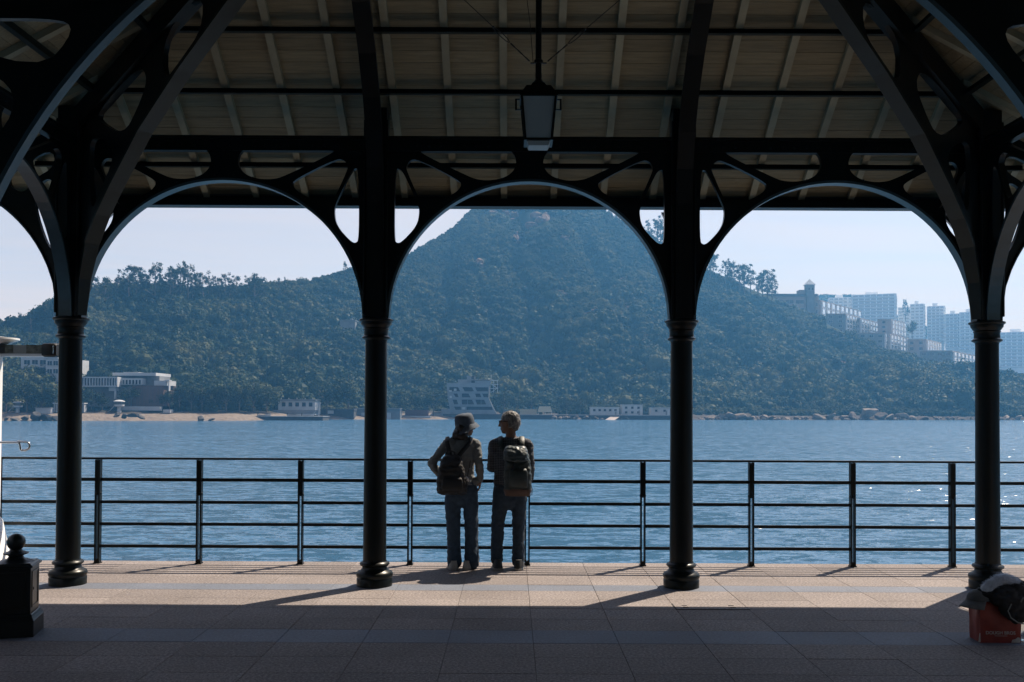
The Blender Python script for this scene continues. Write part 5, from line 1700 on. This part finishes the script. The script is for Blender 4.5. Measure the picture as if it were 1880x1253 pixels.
# ------------------------------------------------------------------ two people at the railing
M_skin = mat('skin', (.24, .13, .085), (.19, .10, .066), 20, rough=.5, spec=.35)
M_wtop = mat('grey_knit', (.19, .205, .215), (.145, .155, .165), 40, rough=.95, bump=.3, bscale=300, bdist=.001)
M_jeans = mat('mid_blue_denim', (.036, .064, .105), (.018, .036, .065), 22, rough=.9, bump=.3, bscale=260, bdist=.001)
M_jeansd = mat('dark_blue_denim', (.022, .040, .065), (.012, .024, .042), 22, rough=.9, bump=.3, bscale=260, bdist=.001)
M_hat = mat('slate_blue_hat_cloth', (.06, .082, .115), (.042, .058, .085), 30, rough=.9, bump=.2, bscale=200, bdist=.001)
M_hairb = mat('black_hair', (.010, .009, .009), (.006, .005, .005), 60, rough=.5, stretch=(1, 1, .2))
M_hairg = mat('grey_hair', (.30, .30, .305), (.045, .045, .048), 55, rough=.6, stretch=(1, 1, .35), contrast=(.3, .7))
M_shoew = mat('pale_shoe', (.34, .34, .33), (.26, .26, .25), 30, rough=.7)
M_shoed = mat('dark_shoe', (.020, .022, .024), (.012, .013, .014), 30, rough=.7)
M_sole = mat('pale_sole', (.30, .29, .28), None, 30, rough=.7)
M_packb = mat('black_nylon', (.007, .007, .009), (.004, .004, .005), 14, rough=.6, bump=.6, bscale=14, bdist=.012)
M_packg = mat('dark_green_nylon', (.022, .034, .034), (.014, .022, .023), 14, rough=.55, bump=.6, bscale=14, bdist=.012)
M_packl = mat('slate_lid_nylon', (.045, .062, .070), (.030, .042, .048), 10, rough=.45, bump=.7, bscale=11, bdist=.014)
M_packr = mat('brown_leather_base', (.075, .035, .020), (.05, .024, .014), 14, rough=.6)
M_paper = mat('white_tissue', (.60, .60, .62), None, 20, rough=.8)
M_lens = mat('dark_lens', (.006, .006, .008), None, 5, rough=.08)
def check_material():
    m, n, b = nodes_of('checked_shirt')
    tc = n.nodes.new('ShaderNodeTexCoord')
    sp = n.nodes.new('ShaderNodeSeparateXYZ')
    n.links.new(tc.outputs['Object'], sp.inputs[0])
    def line(out):
        a = n.nodes.new('ShaderNodeMath'); a.operation = 'MULTIPLY'; a.inputs[1].default_value = 1 / .018
        n.links.new(out, a.inputs[0])
        f = n.nodes.new('ShaderNodeMath'); f.operation = 'FRACT'
        n.links.new(a.outputs[0], f.inputs[0])
        g = n.nodes.new('ShaderNodeMath'); g.operation = 'LESS_THAN'; g.inputs[1].default_value = .26
        n.links.new(f.outputs[0], g.inputs[0])
        return g.outputs[0]
    mx = n.nodes.new('ShaderNodeMath'); mx.operation = 'MAXIMUM'
    n.links.new(line(sp.outputs['X']), mx.inputs[0]); n.links.new(line(sp.outputs['Z']), mx.inputs[1])
    c = n.nodes.new('ShaderNodeMix'); c.data_type = 'RGBA'
    c.inputs[6].default_value = (.014, .016, .024, 1); c.inputs[7].default_value = (.105, .115, .135, 1)
    n.links.new(mx.outputs[0], c.inputs[0])
    n.links.new(c.outputs[2], b.inputs['Base Color'])
    b.inputs['Roughness'].default_value = .9
    return m
M_check = check_material()

def limb(m, pts, rads, n=14, up=None):
    m.tube(pts, rads, n, up=up)
    for p, r_ in ((pts[0], rads[0]), (pts[-1], rads[-1])):
        q = min(r_) if isinstance(r_, (tuple, list)) else r_
        m.ball(p, q * .99, 12, 8)
def hand(m, wrist, dirv, palmn, s=1.0, curl=.5, side=1):
    """palm, four fingers and a thumb; dirv points to the fingers, palmn out of the palm, side puts the thumb"""
    w_ = Vector(wrist); d = Vector(dirv).normalized(); pn = Vector(palmn)
    pn = (pn - d * pn.dot(d)).normalized()
    lat = d.cross(pn).normalized() * side
    L = .088 * s
    m.tube([w_, w_ + d * L * .5, w_ + d * L], [(.028 * s, .017 * s), (.038 * s, .015 * s), (.040 * s, .013 * s)], 12, up=lat)
    for i, (o, ln) in enumerate(((.030, .068), (.010, .078), (-.010, .073), (-.030, .056))):
        base = w_ + d * L * .95 + lat * o * s
        d1 = (d + pn * .25 * curl).normalized(); d2 = (d + pn * 1.2 * curl).normalized(); d3 = (d * (1 - .6 * curl) + pn * 2.0 * curl).normalized()
        p1 = base + d1 * ln * s * .45; p2 = p1 + d2 * ln * s * .32; p3 = p2 + d3 * ln * s * .26
        m.tube([base - d * .02 * s, base, p1, p2, p3], [.0092 * s, .0095 * s, .009 * s, .008 * s, .0065 * s], 9)
        m.ball(p3, .0066 * s, 8, 6)
    tb = w_ + d * L * .28 + lat * .030 * s
    t1 = tb + (d * .6 + lat * .75 + pn * .25).normalized() * .036 * s
    t2 = t1 + (d * .9 + lat * .3 + pn * .45).normalized() * .03 * s
    m.tube([tb - lat * .012 * s, tb, t1, t2], [.012 * s, .0125 * s, .0105 * s, .0085 * s], 9)
    m.ball(t2, .0086 * s, 8, 6)
def head(m, c, yaw, s=1.0):
    """c is the middle of the head; yaw 0 looks along +y, positive turns to the left (-x)"""
    Rz = Matrix.Rotation(yaw, 3, 'Z')
    c = Vector(c)
    def B(p, r_, rot=True):
        q = MB().ball((0, 0, 0), [x * s for x in r_], 16, 12)
        m.add([Rz @ (Vector(v) + Vector(p) * s) + c for v in q.v], q.f)
    B((0, -.012, .03), (.076, .096, .088)); B((0, .022, -.03), (.062, .074, .078)); B((0, .048, -.085), (.038, .040, .034)); B((0, .02, -.07), (.054, .058, .045))
    B((0, .100, -.018), (.012, .020, .024)); B((0, .112, -.032), (.014, .014, .011)); B((0, .098, .008), (.009, .012, .02))
    B((.03, .078, .018), (.02, .016, .012)); B((-.03, .078, .018), (.02, .016, .012))
    B((0, .086, -.066), (.024, .014, .010)); B((0, .084, -.058), (.022, .013, .008))
    B((.076, -.002, -.01), (.011, .022, .034)); B((-.076, -.002, -.01), (.011, .022, .034))
    return Rz
def shoe(parent, x, y, rz, mu, ms, L=.27, Wd=.094, h=.085):
    e = empty('shoe', (x, y, 0), rz); e.parent = parent
    u = MB()
    superloft(u, [(0, 0, .022, Wd * .5, L * .5), (0, 0, .03, Wd * .5, L * .495), (0, -.005, .05, Wd * .46, L * .46), (0, -.035, h * .85, Wd * .40, L * .32), (0, -.055, h, Wd * .36, L * .22), (0, -.06, h + .012, Wd * .34, L * .19)], 24, 2.6)
    link('upper', u.mesh('upper', mu, 60), e)
    q = MB()
    superloft(q, [(0, 0, .0, Wd * .5, L * .5), (0, 0, .01, Wd * .53, L * .515), (0, 0, .024, Wd * .52, L * .508)], 24, 2.6)
    link('sole', q.mesh('sole', ms, 40), e)
    lc = MB()
    for k in range(4): lc.tube([(-.02, .02 + k * .022, h * .93 - k * .012), (0, .02 + k * .022, h * .98 - k * .012), (.02, .02 + k * .022, h * .93 - k * .012)], .003, 6)
    lc.build('laces', ms, e)
    return e

KP = 10.3 / F
# ---- woman
WX = at(848, 900, 10.3).x
wom = empty('person', (WX, 10.27, 0), 0, 'person in slate bucket hat and grey knit top, hands on hips', 'person')
body = MB()
hc = Vector((.035, .02, 1.525))
head(body, hc, R(-62), .93)
limb(body, [(.0, .0, 1.33), (.015, .01, 1.40), (.03, .012, 1.47)], [.055, .048, .048])
limb(body, [(0, 0, .86), (0, .0, 1.0), (0, .005, 1.18), (0, .0, 1.32)], [(.145, .095), (.115, .085), (.135, .095), (.10, .065)], 18, up=(1, 0, 0))
LS, LE, LW = Vector((-.160, 0, 1.335)), Vector((-.322, -.05, 1.125)), Vector((-.205, -.02, .955))
RS, RE, RW = Vector((.150, 0, 1.335)), Vector((.186, -.07, 1.13)), Vector((.202, -.01, .945))
for a, b_, c in ((LS, LE, LW), (RS, RE, RW)):
    limb(body, [a, a.lerp(b_, .5), b_], [.04, .036, .03]); limb(body, [b_, b_.lerp(c, .4), c], [.031, .029, .021])
hand(body, LW, (.55, .05, -.6), (.3, .9, .1), .9, .5, -1)
hand(body, RW, (-.12, .10, -.95), (-.9, .15, .1), .9, .55, -1)
for (hx_, kx_, fx) in ((-.085, -.095, -.092), (.085, .10, .068)):
    limb(body, [(hx_, 0, .86), (hx_, .0, .7), (kx_, .01, .46), (kx_, 0, .3), (fx, -.01, .09)], [.078, .07, .048, .045, .032])
    limb(body, [(fx, -.03, .05), (fx, .08, .04)], [.03, .025])
link('body', fused(body, .0065, 3, M_skin, 'body'), wom)
top = MB()
limb(top, [(0, 0, .90), (0, .0, 1.0), (0, .005, 1.18), (0, .0, 1.30), (.0, .0, 1.375)], [(.160, .118), (.130, .108), (.142, .112), (.135, .092), (.062, .06)], 20, up=(1, 0, 0))
limb(top, [(-.10, 0, 1.345), LS + Vector((0, 0, -.005))], [.06, .058]); limb(top, [(.10, 0, 1.345), RS + Vector((0, 0, -.005))], [.06, .058])
for a, b_, c in ((LS, LE, LW), (RS, RE, RW)):
    limb(top, [a, a.lerp(b_, .5), b_], [.056, .050, .046]); limb(top, [b_, b_.lerp(c, .35), b_.lerp(c, .75), c + (b_ - c) * .02], [.046, .045, .039, .033])
top.ball((.15, -.02, .93), (.05, .06, .045), 12, 8); top.ball((-.13, -.02, .93), (.05, .06, .045), 12, 8)
limb(top, [(.0, .0, 1.36), (.012, .004, 1.405)], [.062, .056])
link('knit_top', fused(top, .010, 4, M_wtop, 'knit_top', .008, .05), wom)
jn = MB()
limb(jn, [(0, 0, .76), (0, 0, .85), (0, 0, .95)], [(.168, .118), (.172, .122), (.152, .112)], 20, up=(1, 0, 0))
limb(jn, [(-.085, 0, .84), (-.095, 0, .68), (-.088, .0, .45), (-.082, -.01, .25), (-.072, -.02, .065)], [(.092, .11), (.088, .10), (.076, .085), (.072, .085), (.080, .105)], 18, up=(1, 0, 0))
limb(jn, [(.085, 0, .84), (.098, 0, .68), (.105, .0, .45), (.110, -.01, .25), (.114, -.02, .065)], [(.088, .11), (.084, .10), (.076, .085), (.074, .085), (.084, .105)], 18, up=(1, 0, 0))
link('jeans', fused(jn, .010, 3, M_jeans, 'jeans', .007, .07), wom)
shoe(wom, -.092, -.03, R(14), M_shoew, M_sole, .245, .096)
shoe(wom, .066, -.03, R(-4), M_shoew, M_sole, .245, .092)
hr = MB()
for p, r_ in (((hc.x - .03, -.02, 1.50), (.078, .085, .085)), ((-.03, -.05, 1.435), (.075, .05, .055)), ((.005, -.06, 1.42), (.06, .04, .045)), ((-.075, -.03, 1.415), (.03, .035, .04)), ((.03, -.045, 1.43), (.04, .035, .05))): hr.ball(p, r_, 16, 12)
link('hair', fused(hr, .008, 3, M_hairb, 'hair', .008, .02), wom)
ht = MB()
HTR = Matrix.Rotation(R(-9), 3, 'Y') @ Matrix.Rotation(R(6), 3, 'X')
prof = [(.155, -.055), (.150, -.05), (.118, -.012), (.108, .0), (.105, .05), (.098, .085), (.085, .105), (.05, .115), (.012, .117)]
q = MB().lathe(prof, 36)
hv = []
for i, v in enumerate(q.v):
    v = Vector(v); a = math.atan2(v.y, v.x); r_ = math.hypot(v.x, v.y)
    if r_ > .112: v.z += .014 * math.cos(2 * a + .5) + .006 * math.sin(5 * a) - (.02 if math.cos(a) < -.2 else 0); 
    if r_ > .112 and math.cos(a) < 0: v.x *= .88
    v.z += .006 * noise.noise(v * 18)
    hv.append(HTR @ v + Vector((.030, .012, 1.545)))
ht.add(hv, q.f)
o_ = ht.build('bucket_hat', M_hat, wom, 50)

# ---- man
MX = at(935, 900, 10.3).x
man = empty('person', (MX, 10.27, 0), 0, 'grey haired person in checked shirt and sunglasses, arms folded', 'person')
body = MB()
hc2 = Vector((-.005, .01, 1.560))
Rm = head(body, hc2, R(72), 1.0)
limb(body, [(.02, -.01, 1.34), (.015, -.005, 1.43), (.005, 0, 1.52)], [.062, .056, .054])
limb(body, [(0, 0, .88), (.01, .0, 1.02), (.012, .005, 1.2), (.015, .0, 1.34)], [(.145, .10), (.135, .10), (.16, .11), (.12, .075)], 18, up=(1, 0, 0))
LS, LE, LW = Vector((-.165, .0, 1.325)), Vector((-.192, .03, 1.075)), Vector((-.10, .20, 1.10))
RS, RE, RW = Vector((.195, .0, 1.325)), Vector((.225, -.02, 1.07)), Vector((.205, .04, .90))
for a, b_, c in ((LS, LE, LW), (RS, RE, RW)):
    limb(body, [a, a.lerp(b_, .5), b_], [.045, .042, .036]); limb(body, [b_, b_.lerp(c, .4), c], [.037, .034, .025])
hand(body, LW, (.9, .2, .12), (.1, -.9, -.1), 1.0, .5, 1)
hand(body, (-.13, .10, 1.09), (-.35, -.25, .05), (.3, -.8, -.2), .85, .75, -1)
hand(body, RW, (-.1, .2, -.9), (-.9, .1, -.1), 1.0, .5, -1)
for (hx_, kx_, fx) in ((-.085, -.118, -.125), (.10, .10, .112)):
    limb(body, [(hx_, 0, .88), (hx_, .0, .7), (kx_, .01, .46), (kx_, 0, .3), (fx, -.01, .09)], [.08, .072, .05, .046, .034])
    limb(body, [(fx, -.03, .05), (fx, .09, .04)], [.032, .027])
link('body', fused(body, .0065, 3, M_skin, 'body'), man)
top = MB()
limb(top, [(.005, 0, .90), (.01, .0, 1.02), (.012, .005, 1.2), (.015, .0, 1.30), (.018, -.004, 1.385)], [(.180, .125), (.170, .122), (.182, .128), (.165, .100), (.072, .068)], 20, up=(1, 0, 0))
limb(top, [(-.09, 0, 1.345), LS], [.068, .062]); limb(top, [(.12, 0, 1.345), RS], [.068, .062])
for a, b_, c in ((LS, LE, LW), (RS, RE, RW)):
    limb(top, [a, a.lerp(b_, .5), b_], [.064, .058, .052]); limb(top, [b_, b_.lerp(c, .35), b_.lerp(c, .8)], [.052, .050, .043])
link('checked_shirt', fused(top, .010, 4, M_check, 'checked_shirt', .008, .055), man)
cl_ = MB().tube([(.018 + .066 * math.cos(a), -.004 + .064 * math.sin(a), 1.392 + .012 * math.cos(a - .6)) for a in [2 * PI * k / 24 for k in range(25)]], [(.012, .026)] * 25, 8, up=(0, 0, -1), cap=False)
cl_.build('collar', M_check, man, 180)
jn = MB()
limb(jn, [(.01, 0, .74), (.01, 0, .85), (.01, 0, .95)], [(.170, .120), (.182, .125), (.168, .118)], 20, up=(1, 0, 0))
limb(jn, [(-.080, 0, .84), (-.098, 0, .68), (-.122, .005, .47), (-.128, -.005, .28), (-.132, -.015, .085)], [(.094, .11), (.086, .10), (.072, .08), (.066, .078), (.064, .085)], 18, up=(1, 0, 0))
limb(jn, [(.105, 0, .84), (.105, 0, .68), (.102, .005, .47), (.100, -.005, .28), (.098, -.015, .07)], [(.092, .11), (.082, .10), (.071, .08), (.066, .078), (.068, .088)], 18, up=(1, 0, 0))
link('jeans', fused(jn, .010, 3, M_jeansd, 'jeans', .008, .06), man)
shoe(man, -.123, -.03, R(8), M_shoed, M_sole, .285, .104, .10)
shoe(man, .112, -.04, R(-10), M_shoed, M_sole, .285, .104, .10)
hr = MB()
for p, r_ in (((0, -.018, .05), (.083, .100, .080)), ((0, -.070, .01), (.074, .055, .075)), ((.05, -.03, -.005), (.034, .05, .05)), ((-.05, -.03, -.005), (.034, .05, .05)), ((0, -.075, -.045), (.055, .035, .04))):
    q = MB().ball(p, r_, 16, 12)
    hr.add([Rm @ Vector(v) + hc2 for v in q.v], q.f)
hme = fused(hr, .007, 3, M_hairg, 'hair', .009, .016)
hob = link('hair', hme, man)
tf2 = MB()
r3 = random.Random(4)
for i in range(1500):
    v = hme.vertices[r3.randrange(len(hme.vertices))]
    if v.normal.z < -.5: continue
    p = v.co; d = (v.normal + Vector((r3.gauss(0, .5), r3.gauss(0, .5), r3.gauss(0, .4)))).normalized()
    s_ = d.orthogonal().normalized() * .0016
    tf2.add([p - s_ - v.normal * .003, p + s_ - v.normal * .003, p + d * r3.uniform(.008, .02)], [(0, 1, 2)])
tag(tf2.build('hair_tufts', M_hairg, hob), kind='stuff')
sg = MB()
def hp_(p): return Rm @ Vector(p) + hc2
for s_ in (-1, 1):
    sg.tube([hp_((s_ * .070, .085, .020)), hp_((s_ * .080, .03, .018)), hp_((s_ * .080, -.02, .012))], .0035, 6)
sg.tube([hp_((-.012, .104, .022)), hp_((.012, .104, .022))], .003, 6)
gl = sg.build('sunglasses', M_lens, man)
for s_ in (-1, 1):
    q = MB().ball((0, 0, 0), (.030, .006, .022), 14, 8)
    MB().add([Rm @ (Matrix.Rotation(-s_ * R(16), 3, 'Z') @ Vector(v) + Vector((s_ * .038, .098, .014))) + hc2 for v in q.v], q.f).build('lens', M_lens, gl, 180)

# ---- rucksacks
bp1 = empty('backpack', (WX, 10.27, 0), 0, 'black backpack worn over the grey knit top', 'backpack')
m = MB()
superloft(m, [(-.092, -.17, .800, .105, .045), (-.092, -.18, .815, .150, .075), (-.092, -.185, .86, .163, .085), (-.095, -.185, .95, .160, .085), (-.098, -.185, 1.06, .140, .080), (-.10, -.175, 1.15, .115, .065), (-.10, -.165, 1.20, .095, .05), (-.10, -.16, 1.225, .06, .03)], 36, 3.2)
link('pack_body', fused(m, .009, 3, M_packb, 'pack_body', .010, .05), bp1)
m = MB(); superloft(m, [(-.085, -.275, .85, .10, .012), (-.085, -.285, .88, .115, .018), (-.085, -.28, .97, .105, .014), (-.085, -.27, .99, .09, .008)], 24, 3.2)
m.build('front_pocket', M_packb, bp1, 60)
for sgn, x0, x1 in ((-1, -.155, -.115), (1, .095, -.03)):
    m = MB()
    pts = [(x1, -.15, 1.205), (x1 * .6 + x0 * .4, -.135, 1.27), (x0, -.088, 1.355), (x0, -.03, 1.405), (x0, .05, 1.385), (x0 * 1.05, .115, 1.28), (x0 * 1.15, .125, 1.12), (x0 * 1.2 - .01, .06, .98)]
    m.tube(pts, [(.008, .024)] * len(pts), 10, up=(0, 1, 0))
    m.build('shoulder_strap', M_packb, bp1, 60)
MB().tube([(-.135, -.165, 1.205), (-.13, -.175, 1.25), (-.10, -.18, 1.262), (-.07, -.175, 1.25), (-.065, -.165, 1.205)], .009, 8).build('haul_loop', M_packb, bp1, 60)
MB().tube([(.06, -.19, .97), (.085, -.13, 1.08), (.10, -.05, 1.2)], .004, 6).build('compression_strap', M_packb, bp1)
q = MB().ball((0, 0, 0), (.018, .012, .038), 10, 8)
MB().add([Matrix.Rotation(R(-38), 3, 'Y') @ Vector(v) + Vector((.062, -.20, .975)) for v in q.v], q.f).build('tissue_pack', M_paper, bp1, 180)

bp2 = empty('backpack', (MX, 10.27, 0), 0, 'dark green backpack with slate lid worn over the checked shirt', 'backpack')
m = MB()
superloft(m, [(.088, -.20, .83, .130, .085), (.088, -.205, .87, .142, .098), (.088, -.205, 1.0, .146, .10), (.084, -.20, 1.12, .138, .095), (.08, -.19, 1.22, .125, .085), (.08, -.18, 1.26, .11, .07)], 36, 3.4)
link('pack_body', fused(m, .009, 3, M_packg, 'pack_body', .010, .06), bp2)
m = MB(); superloft(m, [(.088, -.19, .795, .10, .06), (.088, -.20, .80, .130, .092), (.088, -.205, .85, .147, .104), (.088, -.205, .868, .1475, .1045)], 36, 3.4)
m.build('leather_base', M_packr, bp2, 60)
m = MB(); superloft(m, [(.075, -.20, 1.165, .128, .105), (.072, -.20, 1.18, .134, .11), (.068, -.195, 1.25, .128, .10), (.062, -.18, 1.305, .112, .075), (.06, -.17, 1.32, .09, .05)], 36, 3.6)
link('lid', fused(m, .009, 2, M_packl, 'lid', .010, .05), bp2)
m = MB(); superloft(m, [(.095, -.305, .89, .085, .015), (.095, -.315, .91, .10, .022), (.095, -.312, 1.06, .095, .02), (.095, -.30, 1.09, .08, .01)], 24, 3.2)
m.build('front_pocket', M_packg, bp2, 60)
for x0 in (-.10, .135):
    pts = [(x0 * .7 + .02, -.11, 1.27), (x0, -.09, 1.345), (x0, -.02, 1.412), (x0, .06, 1.39), (x0 * 1.1, .13, 1.28), (x0 * 1.2, .14, 1.1), (x0 * 1.3, .07, .96)]
    MB().tube(pts, [(.008, .027)] * len(pts), 10, up=(0, 1, 0)).build('shoulder_strap', M_packg, bp2, 60)
for x0 in (-.055, .235):
    MB().tube([(x0, -.19, 1.16), (x0 + .004, -.20, 1.05), (x0 + .008, -.20, .96)], .005, 6).build('side_strap', M_packb, bp2)
MB().tube([(.04, -.29, 1.19), (.04, -.318, 1.12), (.04, -.318, .95)], [(.003, .010)] * 3, 6, up=(0, 1, 0)).build('lid_strap', M_packb, bp2)
MB().tube([(-.118, -.05, 1.03), (-.14, -.07, .985), (-.155, -.075, .955)], [(.004, .012)] * 3, 6).build('loose_strap', M_packb, bp2)
MB().tube([(.225, -.14, .93), (.245, -.1, .86), (.24, -.08, .80)], [(.004, .010)] * 3, 6).build('loose_strap', M_packb, bp2)
MB().box(.02, .14, -.332, -.327, .872, .878).build('base_trim', M_packr, bp2)
# ------------------------------------------------------------------ scrub cover, haze
scatter('hillside_scrub', veg_points(), 'dense green scrub and woodland covering the headland hill', 'woodland')
def far_points():
    r = random.Random(5)
    pts = []
    for i in range(5000):
        u = r.uniform(1250, 2010)
        Y = r.uniform(800, 1075)
        X = (u - 940) * Y / F
        z = far_z(X, Y)
        s = r.uniform(3, 7)
        pts.append(((X, Y, z - .3 * s), (s, s, s * .9), r.uniform(0, 6.28)))
    return pts
scatter('far_hill_scrub', far_points(), 'hazy woodland on the far ridge behind the towers', 'woodland')

hm = bpy.data.materials.new('haze_air')
hm.use_nodes = True
hn = hm.node_tree
hn.nodes.clear()
ho = hn.nodes.new('ShaderNodeOutputMaterial')
pv = hn.nodes.new('ShaderNodeVolumePrincipled')
pv.inputs['Color'].default_value = HAZE_COLOR
pv.inputs['Density'].default_value = HAZE_DENSITY
pv.inputs['Anisotropy'].default_value = HAZE_ANISO
hn.links.new(pv.outputs[0], ho.inputs['Volume'])
haze = MB().box(-1100, 1100, -200, 1220, -8, 172).build('haze', hm)
tag(haze, 'pale blue sea haze between pier and far hills', 'haze', kind='stuff')
